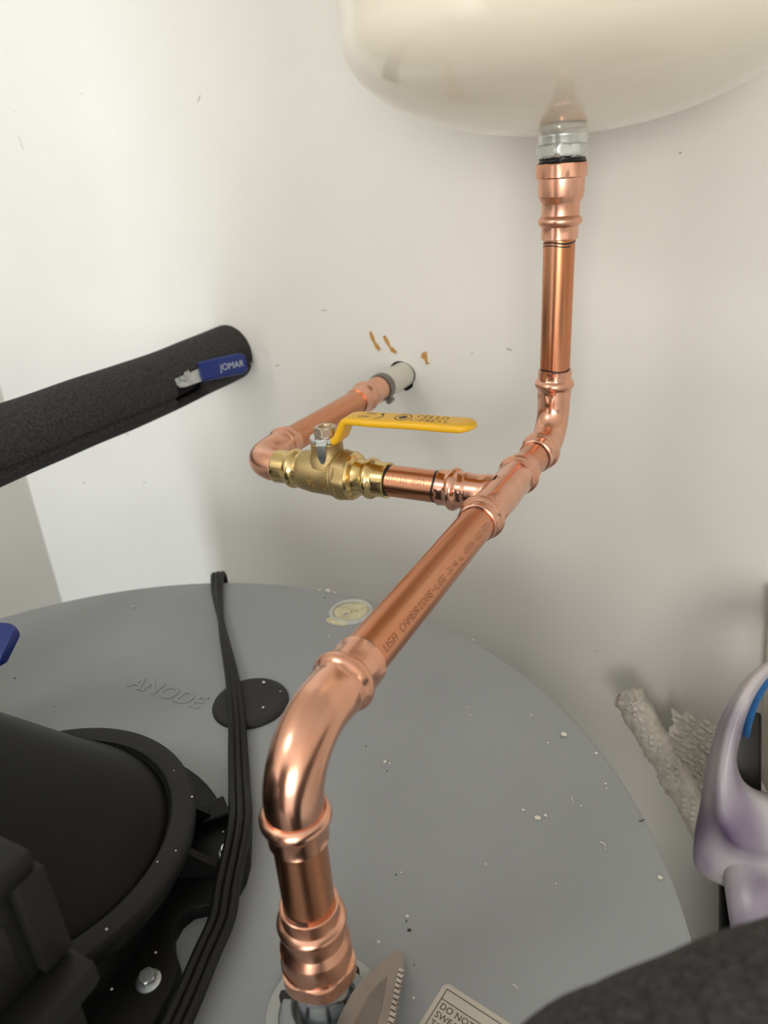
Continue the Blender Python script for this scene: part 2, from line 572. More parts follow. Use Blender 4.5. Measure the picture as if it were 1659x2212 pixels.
# foam filler port
PX_, PY_ = -.3000, .4830
port = mesh('filler_port', *lathe((PX_, PY_, topz), (0, 0, 1), [(-.001, .0205), (.0008, .0205), (.0022, .0192), (.0024, .0172), (.0016, .0160), (-.0006, .0158), (-.0006, .002)], 56), M['clear_ring'], heater)
g = G()
n = 40
ringsv = []
for j, rr in enumerate((.0157, .0135, .010, .005, .0006)):
    for i in range(n):
        th = 2 * PI * i / n
        z = .0006 + .0011 * math.sin(th * 2 + j) * (j < 4) + .0014 * math.exp(-((j - 1.3) ** 2)) + random.uniform(-.0003, .0003)
        g.v.append(Vector((PX_ + rr * math.cos(th), PY_ + rr * math.sin(th), topz + z)))
for j in range(4):
    for i in range(n):
        g.f.append((j * n + i, j * n + (i + 1) % n, (j + 1) * n + (i + 1) % n, (j + 1) * n + i))
g.obj('foam_fill', M['cream_foam'], port, smooth=60)
g = G()
bump_pts = [(PX_ - .004 + .012 * math.cos(a) * .9, PY_ - .0195 + .004 * math.sin(a)) for a in (0, .7, 1.4, 2.1, 2.8, 3.5, 4.2, 4.9, 5.6)]
g.add(prism(bump_pts, topz, topz + .002, .0008))
g.obj('foam_spill', M['cream_foam'], port)

# nipple collar under the lower riser
NX, NY = TX, Y0
collar = mesh('collar', *lathe((NX, NY, topz), (0, 0, 1), [(-.001, .0288), (.0012, .0288), (.0024, .0282), (.0027, .0268), (.0024, .0225), (.0010, .0220), (.0008, .0130)], 72), M['ring_white'], heater)
g = G()
g.add(lathe((NX, NY, topz), (0, 0, 1), [(.0008, .0208), (.0085, .0204), (.0102, .0194), (.0105, .0156), (.0070, .0146)], 56, cap=False))
g.obj('grey_insert', M['heater'], collar)
for a in (0.25, 1.3, 2.35, 3.4, 4.45, 5.5):
    e = Vector((math.cos(a), math.sin(a), 0))
    mesh('slot', *box(Vector((NX, NY, topz + .0078)) + e * .0185, .0070, .0040, .0068, e, Vector((-e.y, e.x, 0)), (0, 0, 1), .0012), M['rubber'], collar)
mesh('nipple', *lathe((NX, NY, topz), (0, 0, 1), [(-.002, .0122), (.0275, .0122), (.0282, .0142), (.0300, .0148), (.0314, .0144), (.0318, .0134), (.040, .0130)], 48), M['zinc'], heater)

# warning label
LC = Vector((-.0950, .2065, topz + .00025))
lx = Vector((.9868, -.1620, 0)).normalized()
ly = Vector((.1620, .9868, 0)).normalized()
LWD, LHT, cr = 0.075, 0.048, 0.003


def round_rect(w, h, r, k=6):
    pts = []
    for cx, cy, a0 in ((w - r, -r, 0), (w - r, -h + r, -PI / 2), (r, -h + r, -PI), (r, -r, -1.5 * PI)):
        for i in range(k + 1):
            a = a0 + (PI / 2) - i * (PI / 2) / k
            pts.append((cx + r * math.cos(a), cy + r * math.sin(a)))
    return pts


o2 = LC - lx * .0008 + ly * .0010
lv = [o2 + lx * x + ly * y for x, y in round_rect(LWD, LHT, cr)]
lab = mesh('warning_label', *prism([(p.x, p.y) for p in lv], topz, topz + .00025), M['label'], heater, smooth=0)


def flat_bar(x0, y0, x1, y1, w):
    a, b = Vector((x0, y0)), Vector((x1, y1))
    d = (b - a).normalized()
    nn = Vector((-d.y, d.x)) * w / 2
    return [Vector((p.x, p.y, 0)) for p in (a - nn, b - nn, b + nn, a + nn)], [(0, 1, 2, 3)]


g = G()
up = Vector((0, 0, 1))
oz = o2 + up * .00012
for q in ((.0026, -.0026, LWD - .0026, -.0026), (.0026, -.0026, .0026, -LHT + .003), (.0026, -.0078, LWD - .0026, -.0078), (LWD - .0026, -.0026, LWD - .0026, -LHT + .003)):
    g.add(put(flat_bar(*q, .00038), oz, lx, ly, up))
g.obj('border_print', M['print'], lab, smooth=0)
g = G()
for i, s in enumerate(('DO NOT APPLY', 'SWEAT CONN', 'TO ADAP', 'CONN')):
    g.add(put(text_vf(s, .0043, spacing=1.02), oz + lx * .0038 - ly * (.0122 + .0044 * i), lx, ly, up))
g.obj('warning_text', M['print'], lab, smooth=0)

# ------------------------------------------------------------------ vent blower on the heater
blower = thing('vent_blower', 'black plastic vent blower bolted on grey heater top', 'blower', (HX, HY, topz))
bz = topz


def arc(cx, cy, r, a0, a1, n):
    return [(cx + r * math.cos(math.radians(a0 + (a1 - a0) * i / n)), cy + r * math.sin(math.radians(a0 + (a1 - a0) * i / n))) for i in range(n + 1)]


plate_out = [(-.2490, .2545), (-.2390, .2470), (-.2300, .2340)] + [(-.2225, .2230), (-.2180, .2125), (-.2165, .2020), (-.2130, .1945), (-.2170, .1905), (-.2245, .1885),
             (-.2310, .1835), (-.2330, .1765), (-.2315, .1690), (-.2250, .1625), (-.2160, .1565), (-.2105, .1440), (-.2060, .1150), (-.1990, .0700), (-.1960, .0250), (-.1960, -.0400),
             (-.4400, -.0400), (-.4400, .1200)] + arc(HX, HY, .104, 190, 50, 24)
mesh('base_plate', *prism([(x, y) for x, y in plate_out][::-1], bz + .0002, bz + .0095, .0012), M['black'], blower)
sk = arc(HX, HY, .0765, 10, 190, 40) + [(HX - .0600, -.035), (HX + .1080, -.035)]
mesh('housing', *prism(sk, bz + .0095, bz + .0345, .006), M['black'], blower, smooth=50)
rim = mesh('rim', *lathe((HX, HY, bz), (0, 0, 1), [(.028, .070), (.028, .0860), (.0330, .0888), (.038, .0897), (.0412, .0893), (.0426, .0884), (.0431, .0870), (.0431, .0778), (.0424, .0768), (.0400, .0762), (.0380, .0740)], 112, cap=False), M['black_mat'], blower)
sd = Vector((-1, -.402, .5)).normalized()
g = G()
dv, df = [], []
nn = 72
ks = (0, .004, .01, .02, .04, .08, .14, .22)
for k in ks:
    rr = .0758 - .0035 * min(1, k / .02) - .004 * (k / .22)
    cc = Vector((HX, HY, bz + .037)) + sd * k * (1.0) + Vector((0, 0, min(k, .006) * .8))
    for i in range(nn):
        th = 2 * PI * i / nn
        dv.append(cc + Vector((rr * math.cos(th), rr * math.sin(th), 0)))
for j in range(len(ks) - 1):
    for i in range(nn):
        df.append((j * nn + i, j * nn + (i + 1) % nn, (j + 1) * nn + (i + 1) % nn, (j + 1) * nn + i))
df.append(tuple((len(ks) - 1) * nn + i for i in range(nn)))
mesh('duct', dv, df, M['black'], blower, smooth=50)
for a, L in ((27, .034), (50, .028)):
    e = Vector((math.cos(math.radians(a)), math.sin(math.radians(a)), 0))
    pn = Vector((-e.y, e.x, 0))
    b0 = Vector((HX, HY, bz)) + e * .074
    q = [b0 + up * .0095, b0 + e * L + up * .0095, b0 + e * (L * .9) + up * .0125, b0 + e * .010 + up * .030, b0 + up * .030]
    v = [p - pn * .0022 for p in q] + [p + pn * .0022 for p in q]
    f = [(0, 1, 2, 3, 4), (9, 8, 7, 6, 5)] + [(i, (i + 1) % 5, (i + 1) % 5 + 5, i + 5) for i in range(5)]
    mesh('rib', v, f, M['black'], blower, smooth=0)
q = [(-.2700, .2350), (-.2600, .2490), (-.2475, .2400), (-.2580, .2270)]
mesh('gusset', *prism(q[::-1], bz + .0095, bz + .016, .001), M['black'], blower, smooth=0)


def hex_bolt(x, y, z, r=.0042):
    b = mesh('bolt', *lathe((x, y, z), (0, 0, 1), [(0, r * 1.45), (.0006, r * 1.45), (.0011, r * 1.25), (.0011, r * 1.05, r * .93), (.0042, r * 1.05, r * .93), (.0048, r * .88), (.0048, r * .05)], 36), M['bolt'], blower)
    return b


hex_bolt(-.2243, .1435, bz + .0095)
hex_bolt(-.2345, .2198, bz + .0095)

# motor cover standing on the blower housing, close to the lens
mc = Vector((-.1975, .0994, -.2053 + ZC))
ex, ey = Vector((1, 0, 0)), Vector((0, 1, 0))
xb = -.1975
zt = -.2045 + ZC
cover = mesh('motor_cover', *box((xb - .055, .099 - .06, (zt + bz + .0335) / 2), .110, .120, zt - bz - .0335, bev=.004), M['black_mat'], blower)
g = G()
mesh('cover_recess', *box((xb + .0002, .050, zt - .026), .0012, .066, .030, bev=.0004), M['rubber'], cover)
mesh('cover_post', *box((xb + .002, .094, zt - .020), .006, .012, .042, bev=.0015), M['black_mat'], cover)
mesh('cover_ledge', *box((xb + .0075, .055, zt - .0475), .017, .090, .012, bev=.003), M['black_mat'], cover)
mesh('cover_cap', *box((xb - .020, .070, zt + .004), .046, .058, .010, bev=.003), M['black_mat'], cover)

# ------------------------------------------------------------------ expansion tank
tank = thing('expansion_tank', 'glossy cream expansion tank with rounded bottom above the copper riser', 'tank', W(VX, VY, 0.0))
TR = 0.1435
zb, zk = .0165, .079
prof = [(.0150, .0163)]
for i in range(0, 33):
    t = i / 32
    rho = .0163 + (TR - .0163) * math.sin(t * PI / 2) ** 0.9
    pz = zb + (zk - zb) * (1 - max(0.0, 1 - (rho / TR) ** 2.0) ** (1 / 2.0))
    prof.append((pz, rho))
prof += [(zk + .06, TR), (zk + .19, TR), (.30, TR), (.335, TR * .96), (.365, TR * .8), (.382, TR * .5), (.388, TR * .15)]
tv0 = W(VX, VY, 0)
mesh('shell', *lathe(tv0, (0, 0, 1), prof, 128), M['tank'], tank, smooth=60)
mesh('neck', *lathe(tv0, (0, 0, 1), [(.0112, .0130), (.0112, .0158), (.0125, .0163), (.0150, .0163), (.0158, .0167), (.0186, .0167), (.0200, .0160), (.026, .0158)], 56), M['zinc_white'], tank)
mesh('hex_fitting', *lathe(tv0, (0, 0, 1), [(.0030, .0135), (.0030, .0152), (.0044, .0170, .0158), (.0060, .0178, .0158), (.0090, .0178, .0158), (.0107, .0170, .0158), (.0116, .0152)], 72, phase=0.5), M['zinc_white'], tank)
g = G()
v, f = lathe(tv0, (0, 0, 1), [(-.0006, .0150), (.0004, .0162), (.0014, .0152), (.0024, .0150), (.0034, .0157), (.0040, .0150)], 56)
v = [p + Vector((random.uniform(-.00025, .00025), random.uniform(-.00025, .00025), .055 * (p.x - VX) * (p.z > tv0.z + .001) + random.uniform(-.0002, .0002))) for p in v]
mesh('thread_tape', v, f, M['tape'], tank)

# ------------------------------------------------------------------ copper pipework
pw = thing('copper_pipework', 'copper press-fit pipework linking heater, tank and wall', 'pipework', W(NX, NY, HZ + .0185))
SO, BD, TB = .0126, .0147, .0121


def press_end(C, d, bead, rim_, start, so=SO, bd=BD, tb=TB, fac=.0120):
    """stations outward along d from corner C"""
    C, d = Vector(C), Vector(d).normalized()
    s = [(start, tb), (start + .0012, tb)]
    if bead - .0060 > start + .004:
        s += [(bead - .0085 if bead - .0085 > start + .002 else start + .002, so, None), (bead - .0075 if bead - .0075 > start + .003 else start + .003, so, fac), (bead - .0050, so, fac)]
    s += [(bead - .0036, so + .0001), (bead - .0029, so + .0009), (bead - .0018, bd - .0004), (bead - .0006, bd), (bead + .0006, bd), (bead + .0018, bd - .0004), (bead + .0029, so + .0009), (bead + .0036, so + .0001),
          (bead + .0050, so, fac), (rim_ - .0012, so, fac), (rim_ - .0003, so - .0001), (rim_, so - .0006), (rim_, PR - .0006)]
    return [(C + d * q[0], d, q[1], q[2] if len(q) > 2 else None) for q in s]


def elbow(C, dA, dB, rb, A, B, n=48):
    """A, B = (bead, rim) along dA / dB, or None for a plain spigot end of given length"""
    C, dA, dB = Vector(C), Vector(dA).normalized(), Vector(dB).normalized()
    st = []
    if len(A) == 2:
        ea = press_end(C, dA, A[0], A[1], rb)
        st += [(p, -t, r, fd) for p, t, r, fd in reversed(ea)]
    else:
        st += [(C + dA * A[0], -dA, PR, None), (C + dA * (rb + .001), -dA, PR, None), (C + dA * rb, -dA, TB - .0003, None)]
    cc = C + (dA + dB) * rb
    for i in range(1, 14):
        th = (PI / 2) * i / 14
        p = cc - dB * rb * math.cos(th) - dA * rb * math.sin(th)
        t = (-dA) * math.cos(th) + dB * math.sin(th)
        st.append((p, t, TB if len(A) == 2 else TB - .0003, None))
    if len(B) == 2:
        st += press_end(C, dB, B[0], B[1], rb)
    else:
        st += [(C + dB * rb, dB, TB - .0003, None), (C + dB * (rb + .001), dB, PR, None), (C + dB * B[0], dB, PR, None)]
    return rings(st, n, cap=False)


def pipe(name, a, b, m):
    a, b = Vector(a), Vector(b)
    return mesh(name, *rings([(a, b - a, PR), (b, b - a, PR)], 56, cap=True), m, pw)


C1 = W(TX, Y0, TZ)
C2 = W(VX, VY, TZ)
T0 = W(TX + .0010, TY, TZ)
mdir = (C2 - C1).normalized()
Z = Vector((0, 0, 1))
# vertical riser from the heater
p_low = pipe('pipe', W(TX, Y0, -.3180), W(TX, Y0, TZ - .034), M['pipe_z'])
p_main = pipe('pipe', C1 + mdir * .040, T0 - mdir * .020, M['pipe_y'])
p_nip = pipe('pipe', T0 + mdir * .025, C2 - mdir * .030, M['pipe_y'])
p_up = pipe('pipe', C2 + Z * .035, W(VX, VY, -.0300), M['pipe_z'])
p_br = pipe('pipe', T0 + Vector((-.025, 0, 0)), W(-.232, TY, TZ), M['pipe_x'])
p_bk = pipe('pipe', W(X2, TY + .045, TZ), W(X2, .655, TZ), M['pipe_y'])
mesh('elbow', *elbow(C1, mdir, -Z, .029, (.0440, .0605), (.0338, .0458)), M['fit'], pw)
mesh('elbow', *elbow(C2, Z, -mdir, .027, (.0425, .0535), (.0335, .0475)), M['fit'], pw)
mesh('elbow', *elbow(W(X2, TY, TZ), (1, 0, 0), (0, 1, 0), .023, (.040,), (.0440, .0540)), M['fit_satin'], pw)

# tee
g = G()
sa = press_end(T0, -mdir, .0360, .0460, .016)
sb = press_end(T0, mdir, .0375, .0490, .016)
g.add(rings([(p, -t, r, fd) for p, t, r, fd in reversed(sa)] + [(T0, mdir, TB + .0006)] + sb, 56, cap=False))
bx_ = Vector((-1, 0, 0))
sc_ = press_end(T0, bx_, .0325, .0430, .0215)
fl = [(T0 + bx_ * d, bx_, r, None) for d, r in ((.004, .0128), (.0080, .0128), (.0098, .0129), (.0112, .0127), (.0130, .0123), (.0155, TB), (.019, TB))]
g.add(rings(fl + sc_, 56, cap=False))
tee = g.obj('tee', M['fit'], pw, smooth=40)


def adapter(C, d, rot=0.0, k=1.0):
    """female adapter: C at the pipe rim, d pointing towards the hex"""
    pr = [(0, PR - .0006), (0, .0122), (.0004, .0127), (.0015, .0127, .0122), (.0070, .0127, .0122), (.0084, .0128), (.0091, .0137), (.0102, .0148), (.0114, .0152), (.0126, .0152), (.0138, .0148), (.0149, .0137), (.0157, .0131),
          (.0170, .0131), (.0232, .0131), (.0240, .0134), (.0272, .0153), (.0282, .0156), (.0390, .0157), (.0394, .0160), (.0398, .0172, .0162), (.0478, .0172, .0162), (.0485, .0166, .0161), (.0485, .0135)]
    pr = [(q[0] * k,) + tuple(q[1:]) for q in pr]
    return mesh('adapter', *lathe(C, d, pr, 72, cap=False, phase=rot), M['fit_satin'], pw, smooth=30)


ad1 = adapter(W(VX, VY, -.0487), Z, 0.55)
ad2 = adapter(W(TX, Y0, -.2790), -Z, 0.2, .90)
# coupling at the wall end of the back pipe
cw = W(X2, .592, TZ)
mesh('coupling', *lathe(cw, (0, 1, 0), [(0, PR - .0006), (0, .0123), (.003, .0125), (.010, .0125), (.0125, .0128), (.0145, .0142), (.0165, .0149), (.0185, .0149), (.0205, .0142), (.0225, .0128), (.026, .0128), (.042, .0128), (.047, .0126), (.047, .0112)], 48, cap=False), M['fit_satin'], pw)


def marker(a, d, r, w, th0=0, th1=360, tick=None):
    """hand-drawn marker line round a pipe"""
    a, d = Vector(a), Vector(d).normalized()
    e1, e2 = basis(d)
    v, f = [], []
    N = 48
    for i in range(N + 1):
        th = math.radians(th0 + (th1 - th0) * i / N)
        wob = .0006 * math.sin(3 * th + 1)
        for s in (-.5, .5):
            v.append(a + d * (s * w + wob) + (e1 * math.cos(th) + e2 * math.sin(th)) * (r + .00007))
    for i in range(N):
        f.append((2 * i, 2 * i + 1, 2 * i + 3, 2 * i + 2))
    return v, f


mesh('marker_line', *marker(T0 - mdir * .0472, mdir, PR, .0016), M['marker'], p_main)
mesh('marker_line', *marker(C2 - mdir * .0490, mdir, PR, .0016), M['marker'], p_nip)
mesh('marker_line', *marker(W(VX, VY, -.0505), Z, PR, .0012), M['marker'], p_up)
mesh('marker_line', *marker(W(VX, VY, -.0526), Z, PR, .0008, 130, 330), M['marker'], p_up)
mesh('marker_line', *marker(W(VX, VY, -.1408), Z, PR, .0014), M['marker'], p_up)
mesh('marker_line', *marker(W(TX, Y0, -.2780), Z, PR, .0022, 90, 300), M['marker'], p_low)
mesh('marker_line', *marker(C1 + mdir * .0613, mdir, PR, .0007), M['marker'], p_main)
mesh('marker_line', *marker(T0 + bx_ * .0450, bx_, PR, .0016, -150, 40), M['marker'], p_br)
mesh('marker_line', *marker(W(-.2208, TY, TZ), (1, 0, 0), PR, .0020), M['marker'], p_br)


def ang(axis_dir, base, deg, other):
    return Vector(base) * math.cos(math.radians(deg)) + Vector(other) * math.sin(math.radians(deg))


# dot-matrix prints
na = ang(mdir, (0, 0, 1), 70, (1, 0, 0))
mesh('pipe_print', *wrap(dot_vf('USA CAMBRIDGE-LEE 3/4 L USA 02/20', .00056, .00040, .00068), C1 + mdir * .0655, mdir, na, PR + .00006), M['dotprint'], p_main, smooth=0)
nb = ang((1, 0, 0), (0, 0, 1), 48, (0, -1, 0))
mesh('pipe_print', *wrap(dot_vf('USA 01/10', .00066, .00040, .00054), W(-.1905, TY, TZ), (-1, 0, 0), nb, PR + .00006), M['dotprint'], p_br, smooth=0)
# small stamp on the tee
nt_ = ang(mdir, (0, 0, 1), -8, (1, 0, 0))
g = G()
rr_ = TB + .0007
g.add(wrap(cut_y(text_vf('CELLO', .0030, shear=.2), .0004), T0 - mdir * .004 + Vector((0, 0, 0)), Vector((.85, .5, 0)).normalized(), (0, 0, 1), .05))
g.v = [p - Vector((.0085, .001, .05 - rr_ - .0001)) + Vector((0, 0, .05 - .05)) for p in g.v]
# (drawn flat near the crown of the run, so it is laid back onto the tube)
ax = mdir
nv = []
for p in g.v:
    q = p - T0
    s = q.dot(ax)
    lat = q - ax * s
    lx_ = lat.x
    th = lx_ / rr_
    nv.append(T0 + ax * s + (Vector((0, 0, 1)) * math.cos(th) + Vector((1, 0, 0)) * math.sin(th)) * (rr_ + .0001))
g.v = nv
g.obj('stamp_print', M['dotprint'], tee, smooth=0)

# ------------------------------------------------------------------ ball valve
XS = -.2700
V0 = W(XS, TY, TZ)
valve = thing('ball_valve', 'brass ball valve with long yellow lever in the branch pipe', 'ball valve', V0)
X = Vector((1, 0, 0))
mesh('socket', *lathe(V0, X, [(-.0458, .0112), (-.0458, .0124), (-.0450, .0128), (-.0440, .0129, .0124), (-.0365, .0129, .0124), (-.0340, .0129), (-.0330, .0137), (-.0315, .0146), (-.0298, .0149), (-.0281, .0146), (-.0266, .0137), (-.0255, .0129),
                              (-.0235, .0130), (-.0215, .0130)], 64, cap=False), M['brass'], valve)
body = mesh('body', *lathe(V0, X, [(-.0228, .0110), (-.0228, .0136), (-.0215, .0146), (-.0170, .0153), (-.0120, .0160), (-.0030, .0163), (.0030, .0164), (.0080, .0172), (.0086, .0168), (.0086, .0120)], 64, cap=False), M['brass_cast'], valve)
mesh('hex_cap', *lathe(V0, X, [(.0090, .0120), (.0090, .0176), (.0098, .0184), (.0125, .0186), (.0130, .0186, .0176), (.0190, .0186, .0176), (.0205, .0176), (.0215, .0160)], 72, cap=False, sides=8), M['brass_cast'], valve)
mesh('socket', *lathe(V0, X, [(.0195, .0160), (.0205, .0174), (.0225, .0168), (.0232, .0150), (.0240, .0135), (.0305, .0131), (.0318, .0138), (.0332, .0147), (.0347, .0150), (.0362, .0147), (.0376, .0138), (.0387, .0130),
                              (.0400, .0129, .0123), (.0475, .0129, .0123), (.0483, .0128), (.0487, .0124), (.0487, .0112)], 64, cap=False), M['brass'], valve)
tower = mesh('stem_tower', *lathe(V0, Z, [(.008, .0150), (.0125, .0138), (.0150, .0124), (.0170, .0118), (.0235, .0116), (.0240, .0118), (.0252, .0112), (.0252, .0060), (.028, .0058)], 48), M['brass_cast'], valve)
for a in (160, 340):
    e = Vector((math.cos(math.radians(a)), math.sin(math.radians(a)), 0))
    mesh('stop_lug', *box(V0 + e * .0105 + Z * .0255, .004, .006, .004, e, Vector((-e.y, e.x, 0)), Z, .0008), M['brass_cast'], valve)

# embossed writing on the body (reads upwards)
g = G()
eb = cut_y(text_vf('250CWP', .0042, .0003, spacing=1.12), .0004)


def wrap_up(vf, V, u0, th0, r):
    """text whose reading direction runs up round an X cylinder; letters lie towards -x"""
    out = []
    for p in vf[0]:
        th = th0 - p.x / r
        d = Vector((0, -math.sin(th), math.cos(th)))
        out.append(V + X * (u0 - p.y) + d * (r + p.z))
    return out, vf[1]


def cut_x(vf, step):
    sw = [Vector((p.y, p.x, p.z)) for p in vf[0]], vf[1]
    r = cut_y(sw, step)
    return [Vector((p.y, p.x, p.z)) for p in r[0]], r[1]


g.add(wrap_up(cut_x(text_vf('250CWP', .0050, .0006, spacing=1.05), .0005), V0, .0062, math.radians(118), .0166))
g.obj('embossed_rating', M['brass_cast'], body, smooth=0)
g = G()
g.add(wrap_up(cut_x(text_vf('KM', .0072, .0006, spacing=.95, shear=.3), .0005), V0, -.0048, math.radians(112), .0163))
g.obj('embossed_mark', M['brass_cast'], body, smooth=0)

# lever base plate with the bent stop tab, and nut
g = G()
g.add(lathe(V0, Z, [(.0258, .0040), (.0258, .0116), (.0262, .0120), (.0282, .0120), (.0288, .0115), (.0288, .0040)], 48))
td = Vector((.27, -.963, 0)).normalized()
tn = Vector((-td.y, td.x, 0))
st = [(.0085, .0276, 1, 0, .0046), (.0118, .0274, .9, -.4, .0040), (.0138, .0255, .3, -.95, .0034), (.0143, .0215, 0, -1, .0031), (.0143, .0170, 0, -1, .0027), (.0143, .0140, 0, -1, .0018), (.0143, .0126, 0, -1, .0006)]
v, f = [], []
for s, z, a, b, hw in st:
    t = (td * a + Z * b).normalized()
    nr = (td * -b + Z * a).normalized()
    c = V0 + td * s + Z * z
    for sg, th in ((-1, -.0009), (1, -.0009), (1, .0009), (-1, .0009)):
        v.append(c + tn * (sg * hw) + nr * th)
for i in range(len(st) - 1):
    for k in range(4):
        f.append((i * 4 + k, i * 4 + (k + 1) % 4, (i + 1) * 4 + (k + 1) % 4, (i + 1) * 4 + k))
f += [(0, 1, 2, 3)[::-1], tuple((len(st) - 1) * 4 + k for k in range(4))]
g.add((v, f))
g.obj('stop_plate', M['zinc'], valve)
mesh('nut', *lathe(V0, Z, [(.0289, .0040), (.0289, .0078), (.0294, .0086, .0075), (.0300, .0088, .0075), (.0344, .0088, .0075), (.0352, .0084, .0075), (.0358, .0072), (.0358, .0048), (.0344, .0043), (.0344, .001)], 48, phase=.35), M['nut'], valve)


def strap(stations, k=5):
    """rounded flat bar: (centre, tangent, normal, half width, half thickness)"""
    v, f = [], []
    N = 4 * (k + 1)
    for c, t, nrm, hw, ht in stations:
        c, t, nrm = Vector(c), Vector(t).normalized(), Vector(nrm)
        nrm = (nrm - t * nrm.dot(t)).normalized()
        s = t.cross(nrm)
        r = min(ht, hw) * .95
        for cx, cy, a0 in ((1, 1, 0), (-1, 1, 90), (-1, -1, 180), (1, -1, 270)):
            for i in range(k + 1):
                a = math.radians(a0 + 90 * i / k)
                v.append(c + s * (cx * (hw - r) + r * math.cos(a)) + nrm * (cy * (ht - r) + r * math.sin(a)))
    m = len(stations)
    for j in range(m - 1):
        for i in range(N):
            f.append((j * N + i, j * N + (i + 1) % N, (j + 1) * N + (i + 1) % N, (j + 1) * N + i))
    f.append(tuple(range(N))[::-1])
    f.append(tuple((m - 1) * N + i for i in range(N)))
    return v, f


def lever_path(pts, hw, ht, tip=.010, per=6, width=None):
    """pts in (u, z) about V; returns stations for strap in the u-z plane"""
    P = spline([(a, 0, b) for a, b in pts], per)
    L = [0]
    for i in range(1, len(P)):
        L.append(L[-1] + (P[i] - P[i - 1]).length)
    tot = L[-1]
    fr = [tot - tip * (1 - math.sin(a * PI / 16)) for a in range(0, 9)]
    out = []

    def at(s):
        for i in range(1, len(P)):
            if L[i] >= s - 1e-9:
                t = (s - L[i - 1]) / max(1e-9, L[i] - L[i - 1])
                return P[i - 1].lerp(P[i], t), (P[i] - P[i - 1]).normalized()
        return P[-1], (P[-1] - P[-2]).normalized()
    ss = [s for s in L if s < tot - tip - 1e-6] + fr
    for s in ss:
        p, t = at(s)
        w = hw if width is None else width(s / tot) * hw
        h = ht
        if s > tot - tip:
            q = (s - (tot - tip)) / tip
            k = math.sqrt(max(0.0, 1 - q * q))
            w = max(w * k, .0012)
            h = ht * max(.45, k)
        out.append((p, t, w, h))
    return out


lp = lever_path([(.0090, .0270), (.0125, .0295), (.0165, .0370), (.0200, .0422), (.0260, .0436), (.0450, .0440), (.0750, .0450), (.0950, .0452), (.1135, .0458)], .0104, .0027, .0105,
                width=lambda t: .86 if t < .15 else min(1.0, .86 + (t - .15) * .8))
stt = []
for p, t, w, h in lp:
    stt.append((V0 + X * p.x + Z * p.z, X * t.x + Z * t.z, X * -t.z + Z * t.x, w, h))
lever = mesh('lever', *strap(stt), M['yellow'], valve, smooth=50)


def lever_top(u):
    for a, b in zip(lp[:-1], lp[1:]):
        if a[0].x <= u <= b[0].x:
            k = (u - a[0].x) / max(1e-9, b[0].x - a[0].x)
            return a[0].z + (b[0].z - a[0].z) * k + .0027
    return lp[-1][0].z + .0027


def on_lever(vf, x, y, lift=.00008):
    """lay a flat print on the lever's top face"""
    out = []
    for p in vf[0]:
        u = x + p.x
        zz = lever_top(u)
        out.append(V0 + X * u + Vector((0, y + p.y, 0)) + Z * (zz + lift))
    return out, vf[1]


def ring_flat(r0, r1, a0=0, a1=360, n=32):
    v, f = [], []
    for i in range(n + 1):
        a = math.radians(a0 + (a1 - a0) * i / n)
        v += [Vector((r0 * math.cos(a), r0 * math.sin(a), 0)), Vector((r1 * math.cos(a), r1 * math.sin(a), 0))]
    for i in range(n):
        f.append((2 * i, 2 * i + 1, 2 * i + 3, 2 * i + 2))
    return v, f


